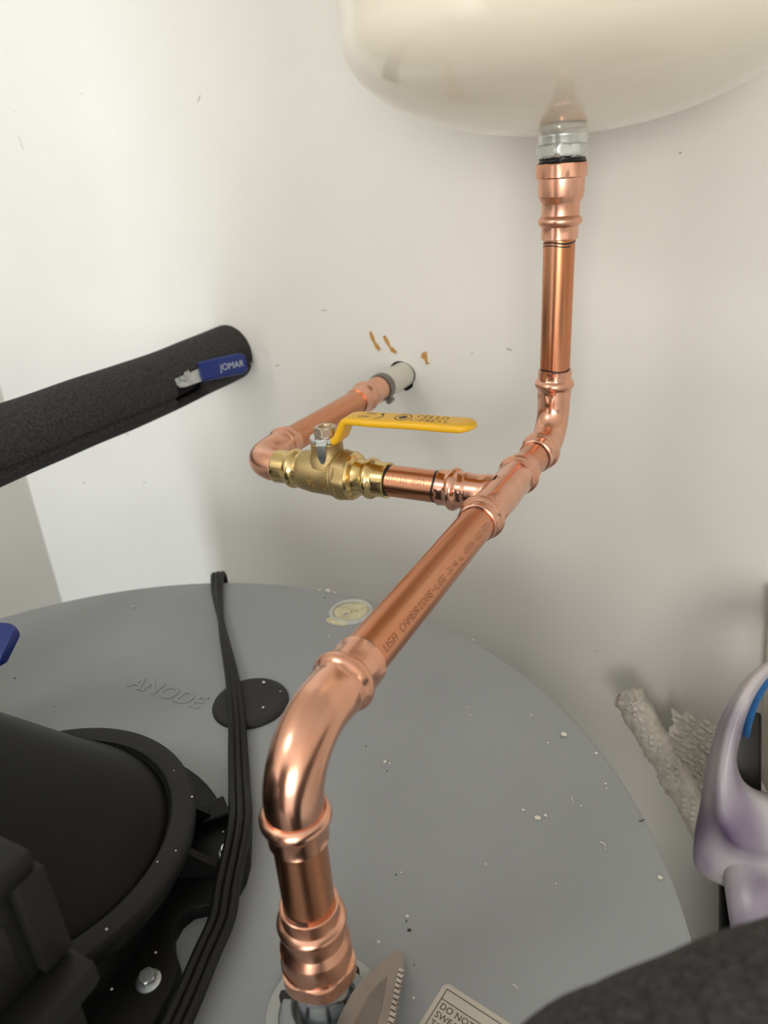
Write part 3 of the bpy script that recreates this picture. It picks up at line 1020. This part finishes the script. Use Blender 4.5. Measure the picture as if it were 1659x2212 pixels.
def serif_text(lines, h, w=.72, st=.13):
    """plain roman capitals with slab serifs, drawn from bars and arcs"""
    v, f = [], []

    def bar(x0, y0, x1, y1, t):
        q = flat_bar(x0, y0, x1, y1, t)
        n = len(v)
        v.extend(q[0])
        f.extend(tuple(i + n for i in k) for k in q[1])

    def arcs(cx, cy, rx, ry, a0, a1, t, k=14):
        n = len(v)
        for i in range(k + 1):
            a = math.radians(a0 + (a1 - a0) * i / k)
            th = t * (.5 + .5 * abs(math.cos(a)))
            for s in (-.5, .5):
                v.append(Vector((cx + (rx + s * th) * math.cos(a), cy + (ry + s * t * .5) * math.sin(a), 0)))
        for i in range(k):
            f.append((n + 2 * i, n + 2 * i + 1, n + 2 * i + 3, n + 2 * i + 2))
    for text, ox, oy, h_ in lines:
        x = ox
        s = h_ * st
        th = s * .55
        for ch in text:
            wd = h_ * w

            def stem(xx):
                bar(xx, oy, xx, oy + h_, s)
                bar(xx - s, oy + th / 2, xx + s, oy + th / 2, th)
                bar(xx - s, oy + h_ - th / 2, xx + s, oy + h_ - th / 2, th)
            if ch == 'C':
                arcs(x + wd / 2, oy + h_ / 2, wd / 2, h_ / 2 - th / 2, 48, 312, s)
                bar(x + wd * .86, oy + h_ * .7, x + wd * .86, oy + h_ * .98, th)
            elif ch == 'O':
                arcs(x + wd / 2, oy + h_ / 2, wd / 2, h_ / 2 - th / 2, 0, 360, s, 24)
            elif ch in 'EL':
                stem(x + s)
                bar(x + s, oy + th / 2, x + wd * .9, oy + th / 2, th)
                bar(x + wd * .88, oy, x + wd * .88, oy + h_ * .26, th)
                if ch == 'E':
                    bar(x + s, oy + h_ - th / 2, x + wd * .85, oy + h_ - th / 2, th)
                    bar(x + wd * .83, oy + h_ * .76, x + wd * .83, oy + h_, th)
                    bar(x + s, oy + h_ * .52, x + wd * .62, oy + h_ * .52, th)
            elif ch in 'PR':
                stem(x + s)
                arcs(x + wd * .45, oy + h_ * .74, wd * .36, h_ * .24, -90, 90, s)
                bar(x + s, oy + h_ - th / 2, x + wd * .45, oy + h_ - th / 2, th)
                bar(x + s, oy + h_ * .5, x + wd * .45, oy + h_ * .5, th)
                if ch == 'R':
                    bar(x + wd * .45, oy + h_ * .5, x + wd * .92, oy, s)
            elif ch == 'S':
                arcs(x + wd * .45, oy + h_ * .74, wd * .34, h_ * .24, 35, 270, s)
                arcs(x + wd * .45, oy + h_ * .26, wd * .36, h_ * .24, -145, 90, s)
            elif ch == '-':
                bar(x, oy + h_ * .42, x + wd * .5, oy + h_ * .42, s)
            x += wd * (.68 if ch == '-' else 1.18)
    return v, f


ly_ = 0.0
g = G()
g.add(on_lever(text_vf('ON', .0046), .0325, .0030))
g.add(on_lever(text_vf('OFF', .0046), .0295, -.0046))
g.add(on_lever((lambda q: ([p + Vector((.0415, -.0005, 0)) for p in q[0]], q[1]))(ring_flat(.0048, .0056, -75, 60)), 0, 0))
g.add(on_lever(([Vector((.0425, .0052, 0)), Vector((.0460, .0036, 0)), Vector((.0452, .0066, 0))], [(0, 1, 2)]), 0, 0))
g.obj('lever_print', M['print'], lever, smooth=0)
g = G()
EC = (.0620, .0004)
g.add(on_lever((lambda q: ([Vector((p.x * 1.0 + EC[0], p.y * 1.12 + EC[1], 0)) for p in q[0]], q[1]))(ring_flat(.0052, .0059)), 0, 0))
leaf = [(0, .0038), (.0010, .0020), (.0024, .0026), (.0020, .0008), (.0040, .0004), (.0024, -.0012), (.0022, -.0026), (.0005, -.0020), (.0003, -.0042), (-.0003, -.0042),
        (-.0005, -.0020), (-.0022, -.0026), (-.0024, -.0012), (-.0040, .0004), (-.0020, .0008), (-.0024, .0026), (-.0010, .0020)]
lv_ = [Vector((0, 0, 0))] + [Vector((x, y * 1.1, 0)) for x, y in leaf]
g.add(on_lever(([p + Vector((EC[0], EC[1], 0)) for p in lv_], [(0, i + 1, (i + 1) % len(leaf) + 1) for i in range(len(leaf))]), 0, 0))
g.obj('leaf_emblem', M['print'], lever, smooth=0)
g = G()
g.add(on_lever(serif_text([('CELLO', .0715, .0012, .0052), ('C-PRESS', .0695, -.0058, .0048)], .004), 0, 0))
g.obj('maker_print', M['print'], lever, smooth=0)

# ------------------------------------------------------------------ sleeve and clamp at the wall
slv = thing('pipe_sleeve', 'short white sleeve with grey clamp where back pipe enters the wall', 'sleeve', W(X2, .66, TZ))
mesh('tube', *lathe(W(X2 + .0006, .641, TZ + .0004), (0, 1, 0), [(0, .0112), (0, .0128), (.008, .0131), (.052, .0133), (.085, .0133)], 48, cap=False), M['sleeve'], slv)
band = mesh('clamp_band', *lathe(W(X2, .6405, TZ), (0, 1, 0), [(0, .0112), (0, .0136), (.0012, .0139), (.0085, .0141), (.0098, .0138), (.0098, .0112)], 48, cap=False), M['clamp'], slv)
ca = Vector((.55, 0, -.83)).normalized()
mesh('clamp_screw', *lathe(W(X2, .6425, TZ) + ca * .0162, (0, 1, 0), [(-.001, .0010), (-.001, .0026), (.0005, .0030, .0026), (.003, .0030, .0026), (.0034, .0020), (.0095, .0020), (.0098, .001)], 24), M['clamp'], band)

# ------------------------------------------------------------------ black foam insulated pipes
FR = .0325
PTS = [W(-.5660, .705, -.1800), W(-.5665, .640, -.1830), W(-.5690, .560, -.1870), W(-.5690, .480, -.1870), W(-.5700, .400, -.1880), W(-.5710, .300, -.1890), W(-.5710, .15, -.1890), W(-.5710, -.05, -.1890)]


def foam_tube(pts, r, n=56, per=10, hole=None, seam=None, wall=.008, extra=None):
    P = spline(pts, per)
    N = len(P)
    v, f = [], []
    a = None
    rows = []
    for i, p in enumerate(P):
        t = (P[min(i + 1, N - 1)] - P[max(i - 1, 0)]).normalized()
        if a is None:
            a, b = basis(t, (0, 0, 1))
        else:
            a = (Vector((0, 0, 1)) - t * t.z)
            a = a.normalized() if a.length > .3 else basis(t)[0]
            b = t.cross(a)
        for k in range(n):
            th = 2 * PI * k / n
            rr = r * (1 + .007 * math.sin(i * .23 + 2 * th) + .004 * math.sin(i * .51 + 3 * th))
            if extra:
                rr += extra(i / (N - 1))
            if seam is not None:
                dth = abs((math.degrees(th) - seam + 180) % 360 - 180)
                if dth < 3.5:
                    rr -= .0045
            v.append(p + a * rr * math.cos(th) + b * rr * math.sin(th))
    for i in range(N - 1):
        for k in range(n):
            if hole and hole(i / (N - 1), math.degrees(2 * PI * (k + .5) / n)):
                continue
            f.append((i * n + k, i * n + (k + 1) % n, (i + 1) * n + (k + 1) % n, (i + 1) * n + k))
    return v, f, P


ins = thing('insulated_pipe', 'pipe in charcoal foam insulation entering the white wall at left', 'insulated pipe', PTS[0])
fv, ff, fp = foam_tube(PTS, FR, 64, 12, hole=lambda t, th: .185 < t < .262 and 205 < th < 285, seam=246)
fo = mesh('foam_sleeve', fv, ff, M['foam'], ins, smooth=70)
sm = fo.modifiers.new('thickness', 'SOLIDIFY')
sm.thickness = .009
sm.offset = -1
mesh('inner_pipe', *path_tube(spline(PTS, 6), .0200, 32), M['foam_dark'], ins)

# isolating valve on the far foam pipe: steel bracket, bolt, blue lever
LV = W(-.5560, .618, -.2020)


def blue_lever(root_name, label, base, u, nrm, length, hw, steel_len, with_print, tip_r=.012, drop=0.0):
    u = Vector(u).normalized()
    nrm = Vector(nrm)
    nrm = (nrm - u * nrm.dot(u)).normalized()
    s = u.cross(nrm)
    base = Vector(base)
    t = thing(root_name, label, 'valve lever', base)
    g = G()
    ol = [(-.012, -.4), (-.0135, 0), (-.012, .5), (-.007, .95), (0, 1.0), (steel_len, .78), (steel_len, -.78), (0, -1.0), (-.007, -.85)]
    q = [base + u * a + s * (b * hw * 1.15) for a, b in ol]
    v = [p - nrm * .0011 for p in q] + [p + nrm * .0011 for p in q]
    m_ = len(q)
    f = [tuple(range(m_)), tuple(range(m_, 2 * m_))[::-1]] + [(i, (i + 1) % m_, (i + 1) % m_ + m_, i + m_) for i in range(m_)]
    mesh('steel_plate', v, f, M['bolt'], t, smooth=0)
    mesh('stem', *lathe(base, nrm, [(-.018, .0055), (-.0012, .0055)], 24), M['foam_dark'], t)
    mesh('stem_nut', *lathe(base, nrm, [(.0012, .0070), (.0020, .0072), (.0022, .0066, .0058), (.0060, .0066, .0058), (.0066, .0050), (.0066, .003), (.0085, .0028), (.0086, .001)], 30), M['bolt'], t)
    P = []
    n_ = 44
    for i in range(n_ + 1):
        a = i / n_
        d = steel_len - .004 + (length - steel_len) * a
        k = 1.0
        e = (length - d) / tip_r
        if e < 1:
            k = math.sqrt(max(.02, 1 - (1 - e) ** 2))
        off = drop * math.sin(min(1, a * 2.2) * PI / 2)
        P.append((base + u * d + nrm * off, u, nrm, hw * k * (1.0 + .12 * a), .0034))
    lv2 = mesh('blue_grip', *strap(P), M['blue'], t, smooth=50)
    if with_print:
        tx = text_vf(with_print, hw * .95, shear=.15)
        mesh('grip_print', *put(tx, base + u * (length * .52) - s * -.0 * hw + nrm * (drop + .0036) - (-s) * hw * .35, u, -s if with_print else s, nrm), M['whiteprint'], lv2, smooth=0)
    return t


blue_lever('lever_valve', 'blue steel valve lever lying on the far foam-wrapped pipe', W(-.5440, .5850, -.1790), (.024, .075, -.003), (.85, -.30, .25), .083, .0105, .024, 'JOMAR', drop=.002)

fgpts = [W(-.040, .057, HZ + .003), W(-.040, .058, -.300), W(-.034, .068, -.249), W(-.0060, .0990, -.2125), W(.0043, .1074, -.2069), W(.0183, .1176, -.2019), W(.0351, .1295, -.1964), W(.075, .156, -.187), W(.14, .198, -.181), W(.26, .278, -.177)]
ins2 = thing('insulated_pipe', 'thick dark foam-wrapped pipe across the lower right corner', 'insulated pipe', fgpts[0])
fv, ff, fp = foam_tube(fgpts, FR, 56, 8)
mesh('foam_sleeve', fv, ff, M['foam'], ins2, smooth=70)

# second blue lever at the left edge, on a short vertical branch from the heater top
BL = W(-.4900, .2130, -.2620)
br2 = thing('drain_stub', 'short foam-wrapped stub pipe beside the blower', 'pipe stub', W(-.480, .212, HZ))
mesh('stub', *lathe(W(-.480, .212, HZ), Z, [(0, .018), (.004, .0165), (.070, .0165), (.074, .0145), (.082, .0140)], 40), M['foam'], br2)
blue_lever('lever_valve', 'blue lever tip poking in at the left edge above grey heater', W(-.4780, .2120, -.2538), (.0853, .0196, 0), (0, -.5, .85), .0880, .0140, .020, None, tip_r=.014)

# ------------------------------------------------------------------ power cord
cord = thing('power_cord', 'black three-strand power cord trailing over the heater rim', 'cord', (-.33, .35, topz))
CP = [(-.4650, .5020, -.080), (-.4640, .5005, -.012), (-.4585, .4925, .0030), (-.4480, .4780, .0042), (-.4300, .4560, .0032), (-.3850, .4070, .0032), (-.3370, .3570, .0070), (-.3030, .3180, .0075), (-.2810, .2900, .0060),
      (-.2600, .2640, .0085), (-.2370, .2350, .0150), (-.2180, .1985, .0150), (-.2100, .1830, .0130), (-.2050, .1640, .0126), (-.1965, .1330, .0126), (-.1880, .0900, .0126), (-.183, .03, .0126)]
offs = [(-1.0, 0.0), (0.0, .0), (1.0, .0)]
for k in range(3):
    pts = []
    for i, (x, y, z) in enumerate(CP):
        a, b = CP[max(i - 1, 0)], CP[min(i + 1, len(CP) - 1)]
        d = Vector((b[0] - a[0], b[1] - a[1], 0)).normalized()
        s = Vector((-d.y, d.x, 0)) * -1
        spread = (.0048, .0048, .0048, .0046, .0042, .0034, .0036, .0040, .0042, .0044, .0047, .0047, .0047, .0047, .0047, .0047, .0047)[i]
        tw = [1.0, .95, .9, .8, .55, -.15, -.75, -.9, -1, -1, -1, -1, -1, -1, -1, -1, -1][i] * -1
        o_ = offs[k][0] * spread * (tw if abs(tw) > .3 else .3)
        zz = z + (abs(offs[k][0]) * .0 + (.0035 * (k == 1) + .001 * k) * (1 - min(1, abs(tw))))
        pts.append(Vector((x, y, topz + zz)) + s * o_)
    mesh('strand', *path_tube(spline(pts, 6), .0027, 16), M['cord'], cord)

# ------------------------------------------------------------------ knife
kn = thing('knife', 'pocket knife blade with serrated edge beside the copper riser base', 'knife', (-.118, .16, topz + .003))
tip = Vector((-.1216, .2118, topz + .0030))
kd = Vector((.21, -1, .38)).normalized()       # tip -> handle
ks_ = Vector((1, .06, 0)).normalized()         # towards the cutting edge
spine = [(0, 0), (.006, -.0032), (.013, -.0066), (.021, -.0098), (.030, -.0124), (.040, -.0142), (.052, -.0150), (.085, -.0152)]
edge = [(0, 0), (.0035, .0018), (.008, .0038), (.0125, .0052)]
k = .0125
ser = []
i = 0
while k < .060:
    ser += [(k + .0008, .0057 + .00036 * i), (k + .0020, .0046 + .00036 * i + .0004 * math.sin(i * 1.7)), (k + .0030, .0055 + .00036 * i)]
    k += .0034
    i += 1
edge += ser + [(.062, .0112), (.085, .0118)]


def kp(a, b, z):
    return tip + kd * a + ks_ * b + kd.cross(ks_).normalized() * (-z if kd.cross(ks_).z < 0 else z)


outl = spine + edge[::-1][:-1]
nsp = len(spine)
vt, fc = [], []
mid = [(a, b) for a, b in outl]
top = [kp(a, b, .0008 if i < nsp else .0001) for i, (a, b) in enumerate(mid)]
bot = [kp(a, b, -.0010 if i < nsp else -.0002) for i, (a, b) in enumerate(mid)]
inner = [(.012, -.0022), (.022, -.0028), (.034, -.0034), (.060, -.0034), (.085, -.0034)]
bm = bmesh.new()
tvs = [bm.verts.new(p) for p in top]
bvs = [bm.verts.new(p) for p in bot]
bm.faces.new(tvs)
bm.faces.new(bvs[::-1])
for i in range(len(tvs)):
    j = (i + 1) % len(tvs)
    bm.faces.new((tvs[i], bvs[i], bvs[j], tvs[j]))
bmesh.ops.triangulate(bm, faces=[q for q in bm.faces if len(q.verts) > 4])
bm.verts.index_update()
bl = mesh('blade', [q.co.copy() for q in bm.verts], [tuple(w.index for w in q.verts) for q in bm.faces], M['steel'], kn, smooth=0)
bm.free()
g = G()
ful = [(.021, -.0015), (.028, -.0042), (.038, -.0066), (.060, -.0085), (.085, -.0085), (.085, .0020), (.060, .0018), (.040, .0010), (.028, -.0004)]
g.add(([kp(a, b, .00085) for a, b in ful], [tuple(range(len(ful)))]))
g.obj('blade_groove', mat('blade_groove_steel', (0.30, 0.275, 0.25), 0.45, 1.0, vscale=60, col2=(0.26, 0.24, 0.215)), bl, smooth=0)
g = G()
for q in range(0, len(ser) - 2, 3):
    a0, b0 = ser[q]
    a1, b1 = ser[q + 2]
    am, bm_ = ser[q + 1]
    g.add(([kp(a0, b0, .0004), kp(am, bm_, .0005), kp(a1, b1, .0004), kp(a1, b1 - .0030, .00095), kp(a0, b0 - .0030, .00095)], [(0, 1, 2, 3, 4)]))
g.obj('serration', M['steel_edge'], bl, smooth=0)
mesh('knife_handle', *box(kp(.130, -.004, .003), .024, .10, .012, ks_, kd, kd.cross(ks_).normalized(), .003), M['black'], kn)

# ------------------------------------------------------------------ items standing beside the heater
RIGHT, UP, FWD = Vector((.8944, .4472, 0)), Vector((-.2086, .4172, .8845)), Vector((-.3956, .7911, -.4665))
RIGHT = c_right.copy()
UP = c_up.copy()
FWD = Vector((0.0436, 0.7698, -0.6365))
SO_ = Vector((0.0258, 0.5005, -0.4087 + ZC))      # reference point on the opening's left edge
PXM = .000353


def SL(u, v, w):
    """local frame of the leaning shell: u right, v up along its face, w into it"""
    return SO_ + RIGHT * ((u - 1600) * PXM) + UP * ((1600 - v) * PXM) + FWD * w


shell = thing('marbled_shell', 'purple and white marbled moulded plastic shell with oval opening', 'plastic shell', (SO_.x + .05, SO_.y, 0))
inner = [(1700, 1442), (1662, 1462), (1634, 1500), (1614, 1545), (1601, 1590), (1592, 1632), (1594, 1662), (1607, 1690), (1632, 1708), (1660, 1716), (1700, 1720)]
outer = [(1700, 1408), (1655, 1430), (1616, 1466), (1586, 1512), (1565, 1565), (1550, 1635), (1541, 1700), (1545, 1770), (1574, 1826), (1630, 1852), (1700, 1858)]
back = [(1700, 1400), (1645, 1424), (1600, 1466), (1566, 1515), (1540, 1575), (1520, 1655), (1505, 1740), (1489, 1835), (1500, 1905), (1590, 1950), (1700, 1965)]


def mirrored(L, per=5):
    P = spline([(a, b, 0) for a, b in L], per)
    return [(p.x, p.y) for p in P] + [(3400 - p.x, p.y) for p in P[::-1][1:-1]]


I_, O_, B_ = mirrored(inner), mirrored(outer), mirrored(back)
rows = []
for k, w in ((0, .030), (0, .008), (.04, .001), (.16, -.005), (.34, -.0075), (.52, -.006), (.68, -.005), (.82, -.0035), (.93, .001), (1.0, .010)):
    rows.append([SL(a[0] + (b[0] - a[0]) * k, a[1] + (b[1] - a[1]) * k, w) for a, b in zip(I_, O_)])
for k, w in ((.25, .022), (.6, .034), (.9, .044), (1.0, .054), (.97, .075)):
    rows.append([SL(a[0] + (b[0] - a[0]) * k, a[1] + (b[1] - a[1]) * k, w) for a, b in zip(O_, B_)])
nn = len(I_)
v = [p for r in rows for p in r]
f = [(j * nn + i, j * nn + (i + 1) % nn, (j + 1) * nn + (i + 1) % nn, (j + 1) * nn + i) for j in range(len(rows) - 1) for i in range(nn)]
mesh('border', v, f, M['marble'], shell, smooth=70)
v, f = [], []
nb_ = 36
bod = ((1770, 1556, .030), (1815, 1555, .028), (1850, 1555, .026), (1880, 1557, .019), (1930, 1561, .010), (1990, 1570, .010), (2060, 1580, .014), (2180, 1590, .020), (2300, 1600, .026))
for vy, u0, d0 in bod:
    for i in range(nb_):
        th = 2 * PI * i / nb_
        ru = 1700 - u0
        sq = lambda q: math.copysign(abs(q) ** .6, q)
        v.append(SL(1700 + ru * sq(math.cos(th)), vy, d0 + .036 - .036 * sq(math.sin(th))))
f = [(j * nb_ + i, j * nb_ + (i + 1) % nb_, (j + 1) * nb_ + (i + 1) % nb_, (j + 1) * nb_ + i) for j in range(len(bod) - 1) for i in range(nb_)]
f += [tuple(range(nb_)), tuple((len(bod) - 1) * nb_ + i for i in range(nb_))]
mesh('lower_body', v, f, M['marble'], shell, smooth=70)
mesh('black_lining', *box(SL(1616, 1628, .038), .022, .066, .010, RIGHT, UP, FWD, .003), M['rubber'], shell)
bp = [(1740, 1436), (1690, 1446), (1655, 1470), (1634, 1505), (1620, 1545), (1611, 1592)]
v, f = [], []
P2 = spline([(a, b, 0) for a, b in bp], 5)
for i, p in enumerate(P2):
    t = i / (len(P2) - 1)
    hw = 17 * (1 - t) + 8 * t
    d = (P2[min(i + 1, len(P2) - 1)] - P2[max(i - 1, 0)]).normalized()
    nrm = Vector((-d.y, d.x, 0))
    for sgn, w in ((-1, .000), (1, .008), (1, .010), (-1, .002)):
        v.append(SL(p.x + nrm.x * hw * sgn, p.y + nrm.y * hw * sgn, w - .008 * (1 - t) * 0 + .000))
for i in range(len(P2) - 1):
    for k in range(4):
        f.append((i * 4 + k, i * 4 + (k + 1) % 4, (i + 1) * 4 + (k + 1) % 4, (i + 1) * 4 + k))
f += [(0, 1, 2, 3), tuple((len(P2) - 1) * 4 + k for k in range(4))]
mesh('blue_strap', v, f, M['bluetape'], shell, smooth=60)

# black crate that carries the shell, mostly behind the foam pipe
crate = thing('support_crate', 'tall black crate carrying the marbled shell', 'crate', (.10, .46, 0))
sb0 = SL(1720, 2345, .062)
mesh('crate_body', *box((sb0.x + .015, sb0.y + .01, (sb0.z - .002) / 2), .13, .13, sb0.z - .006, bev=.006), M['black'], crate)
mesh('crate_lid', *box((sb0.x + .015, sb0.y + .01, sb0.z - .004), .138, .138, .010, bev=.003), M['black_mat'], crate)
mesh('crate_post', *box(SL(1562, 2060, .092), .012, .10, .012, RIGHT, UP, FWD, .002), M['black'], crate)

# beige board standing behind the opening
bd_ = thing('beige_board', 'upright beige board at the right edge behind the marbled shell', 'board', (.078, .640, 0))
mesh('board', *box((.1495, .684, .70), .090, .016, 1.385, Vector((1, 0, .10)).normalized(), (0, 1, 0), Vector((-.10, 0, 1)).normalized(), .002), M['beige'], bd_)

# bubble wrap sheet rolled along its left edge, leaning in the gap behind the heater
bub = thing('bubble_wrap', 'loose sheet of bubble wrap hanging behind the marbled shell', 'bubble wrap', (-.01, .63, .6))
B0 = Vector((-.0625, .6420, -.5050 + ZC))
bu = Vector((.89, .30, -.10)).normalized()
bdn = Vector((.52, -.06, -.80)).normalized()
bnr = bu.cross(bdn).normalized()
if bnr.dot(FWD) > 0:
    bnr = -bnr
v, f = [], []
NU, NV = 40, 44
for j in range(NV + 1):
    for i in range(NU + 1):
        t, s = i / NU, j / NV
        topcut = .030 * math.sin(min(1, t * 2.2) * PI) ** 2 + .018 * t + .004 * math.sin(t * 40)
        x = -.010 + t * .090
        roll = .010 * math.exp(-((t - .07) / .07) ** 2)
        y = s * .46 + (topcut if s < .3 else topcut * max(0, 1 - (s - .3) / .4))
        wob = .003 * math.sin(t * 9 + s * 14) + .002 * math.sin(s * 31 + t * 5)
        v.append(B0 + bu * x + bdn * y + bnr * (roll + wob))
for j in range(NV):
    for i in range(NU):
        a = j * (NU + 1) + i
        f.append((a, a + 1, a + NU + 2, a + NU + 1))
sheet = mesh('sheet', v, f, M['bubble'], bub, smooth=80)
g = G()


def bubble(c, e1, e2, nr, r):
    n0 = len(g.v)
    for rr, hh in ((r, 0), (r * .92, r * .35), (r * .6, r * .62)):
        for k in range(10):
            th = 2 * PI * k / 10
            g.v.append(c + e1 * rr * math.cos(th) + e2 * rr * math.sin(th) + nr * hh)
    g.v.append(c + nr * r * .70)
    for k in range(10):
        k2 = (k + 1) % 10
        g.f.append((n0 + k, n0 + k2, n0 + 10 + k2, n0 + 10 + k))
        g.f.append((n0 + 10 + k, n0 + 10 + k2, n0 + 20 + k2, n0 + 20 + k))
        g.f.append((n0 + 20 + k, n0 + 20 + k2, n0 + 30))


for j in range(1, 34):
    for i in range(1, 14):
        t = (i + (.5 if j % 2 else 0)) / 14
        s = j / 56
        topcut = .030 * math.sin(min(1, t * 2.2) * PI) ** 2 + .018 * t + .004 * math.sin(t * 40)
        x = -.010 + t * .090
        roll = .010 * math.exp(-((t - .07) / .07) ** 2)
        y = s * .46 + (topcut if s < .3 else topcut * max(0, 1 - (s - .3) / .4))
        wob = .003 * math.sin(t * 9 + s * 14) + .002 * math.sin(s * 31 + t * 5)
        c = B0 + bu * x + bdn * y + bnr * (roll + wob)
        bubble(c, bu, bdn, bnr, random.uniform(.0033, .0040))
for j in range(0, 36):
    for k in range(-4, 5):
        a = math.radians(k * 33 + (16 if j % 2 else 0))
        nr = bnr * math.cos(a) + bu * math.sin(a)
        sd_ = bdn.cross(nr).normalized()
        c = B0 + bu * -.010 + bdn * (j * .0085 + .002) + bnr * .004 + nr * .0142
        bubble(c, sd_, bdn, nr, random.uniform(.0030, .0040))
bb = g.obj('bubbles', M['bubble'], bub, smooth=80)
bb['kind'] = 'stuff'
# rolled tube along the left edge of the sheet
g = G()
rp = [B0 + bu * -.010 + bdn * (s * .46) + bnr * .004 for s in (-.012, .0, .1, .25, .5, .8, 1.0)]
rs = spline(rp, 16)
v, f = path_tube(rs, [.0150 + .0010 * math.sin(i * .6) + random.uniform(-.0009, .0009) for i in range(len(rs))], 34)
v = [p + Vector((random.uniform(-.0011, .0011), random.uniform(-.0011, .0011), random.uniform(-.0011, .0011))) for p in v]
mesh('rolled_edge', v, f, M['bubble'], bub, smooth=80)

# ------------------------------------------------------------------ crumbs and specks


def crumb(x, y, z, px, m, name, label, cat, group, seed):
    rnd = random.Random(seed)
    s = px * .00016
    bm = bmesh.new()
    bmesh.ops.create_icosphere(bm, subdivisions=1, radius=1)
    for q in bm.verts:
        k = rnd.uniform(.65, 1.2)
        q.co = Vector((q.co.x * s * k * 1.15, q.co.y * s * k, max(-.9, q.co.z) * s * .6 * k))
    bm.verts.index_update()
    mn = min(q.co.z for q in bm.verts)
    o = Vector((x, y, z))
    r = mesh(name, [o + q.co - Z * mn for q in bm.verts], [tuple(w.index for w in q.verts) for q in bm.faces], m, org=o, smooth=0)
    bm.free()
    tag(r, label, cat, group)


CR = [(-.086, .3976, 14), (-.0826, .3218, 12), (-.0787, .325, 7), (-.0922, .3242, 6), (-.0106, .3079, 9), (-.062, .3889, 6), (-.051, .3644, 5), (-.0498, .3612, 4), (-.1002, .2785, 4), (-.061, .2818, 4), (-.061, .3411, 4),
      (-.1881, .3274, 8), (-.1846, .3274, 5), (-.1345, .2123, 7), (-.1271, .2314, 7), (-.1412, .2543, 4), (-.1563, .4006, 4), (-.1521, .3931, 4), (-.1122, .4094, 5), (-.0936, .3866, 5), (-.4991, .4159, 9), (-.2994, .4418, 5),
      (-.3093, .4594, 6), (-.1067, .1942, 5), (-.1826, .4815, 5)]
CL = {0: 'largest plaster crumb on the grey top, near the right rim', 1: 'chunky pinkish plaster crumb in the middle right of the heater top', 2: 'small forked plaster flake beside the chunky pinkish crumb',
      4: 'plaster crumb closest to the lower right rim of the heater', 11: 'larger of two plaster crumbs just right of the copper elbow', 12: 'smaller of two plaster crumbs just right of the copper elbow',
      13: 'white plaster crumb just above the knife tip, left of the dark speck', 14: 'white plaster crumb above the largest dark speck near the knife', 20: 'lone plaster crumb left of the cord on the far heater top',
      23: 'tiny plaster crumb between the knife and the foil label', 24: 'tiny plaster crumb on the far rim right of the diagonal pipe'}
for i, (x, y, s) in enumerate(CR):
    crumb(x, y, topz, s, M['crumb'], 'plaster_crumb', CL.get(i, 'tiny white plaster speck scattered on the grey heater top'), 'crumb', 'white crumbs on heater top', i)
for i, (x, y, s) in enumerate([(-.356, .5062, 7), (-.3388, .5075, 17), (-.3311, .5070, 10), (-.3478, .5066, 8)]):
    crumb(x, y, topz - .0008, s, M['crumb'], 'plaster_crumb', 'white plaster crumb on the far rim of the heater', 'crumb', 'white crumbs on heater rim', 50 + i)
for i, (x, y, s) in enumerate([(-.3122, .3643, 9), (-.2941, .3601, 6), (-.2957, .3397, 6)]):
    crumb(x, y, topz + .0028, s, M['crumb'], 'plaster_crumb', 'tiny white crumb on the round black plug', 'crumb', 'crumbs on the black plug', 70 + i)
for i, (x, y, s) in enumerate([(-.255, .221, 5), (-.2788, .233, 3), (-.2385, .1884, 4), (-.2427, .1791, 4), (-.2385, .1400, 6)]):
    crumb(x, y, topz + .0430, s * .8, M['crumb'], 'plaster_crumb', 'tiny white crumb on the black blower rim', 'crumb', 'crumbs on the blower rim', 80 + i)
for i, (x, y, s) in enumerate([(-.2310, .1560, 6), (-.2380, .1330, 6), (-.2467, .2305, 5), (-.2423, .2280, 4)]):
    crumb(x, y, topz + .0095, s * .8, M['crumb'], 'plaster_crumb', 'tiny white crumb on the black blower base plate', 'crumb', 'crumbs on the blower plate', 90 + i)
for i, (x, y, s) in enumerate([(-.1229, .2247, 8), (-.1264, .2288, 4), (-.1129, .209, 3), (-.1435, .252, 5), (-.5129, .2939, 6), (-.4515, .2808, 4), (-.3351, .4954, 7), (-.2071, .3355, 4), (-.1834, .3207, 4)]):
    crumb(x, y, topz, s * .8, M['speck'], 'dirt_speck', 'tiny dark speck of dirt on the grey heater top', 'speck', 'dark specks on heater top', 120 + i)
crumb(-.1765, .1900, topz, 7, M['shaving'], 'copper_shaving', 'tiny bright copper shaving beside the riser base', 'shaving', None, 200)
for pts, lab_, m in (([(-.0678, .3462), (-.0673, .3440), (-.0662, .3425), (-.0658, .3405)], 'thin white curled fibre on heater near the plaster crumbs', 'crumb'),
                     ([(-.0448, .3190), (-.0432, .3186), (-.0417, .3172), (-.0411, .3150)], 'thin white hooked fibre on heater nearest the lower rim', 'crumb'),
                     ([(-.0272, .3428), (-.0260, .3434), (-.0248, .3452)], 'short dark fibre lying near the right rim of heater', 'speck'),
                     ([(-.0655, .2196), (-.0642, .2193), (-.0630, .2186)], 'short white shred on heater above the foil label', 'crumb')):
    o = mesh('fibre', *path_tube(spline([(x, y, topz + .0004) for x, y in pts], 4), .00032, 6), M[m], smooth=60)
    tag(o, lab_, 'fibre')
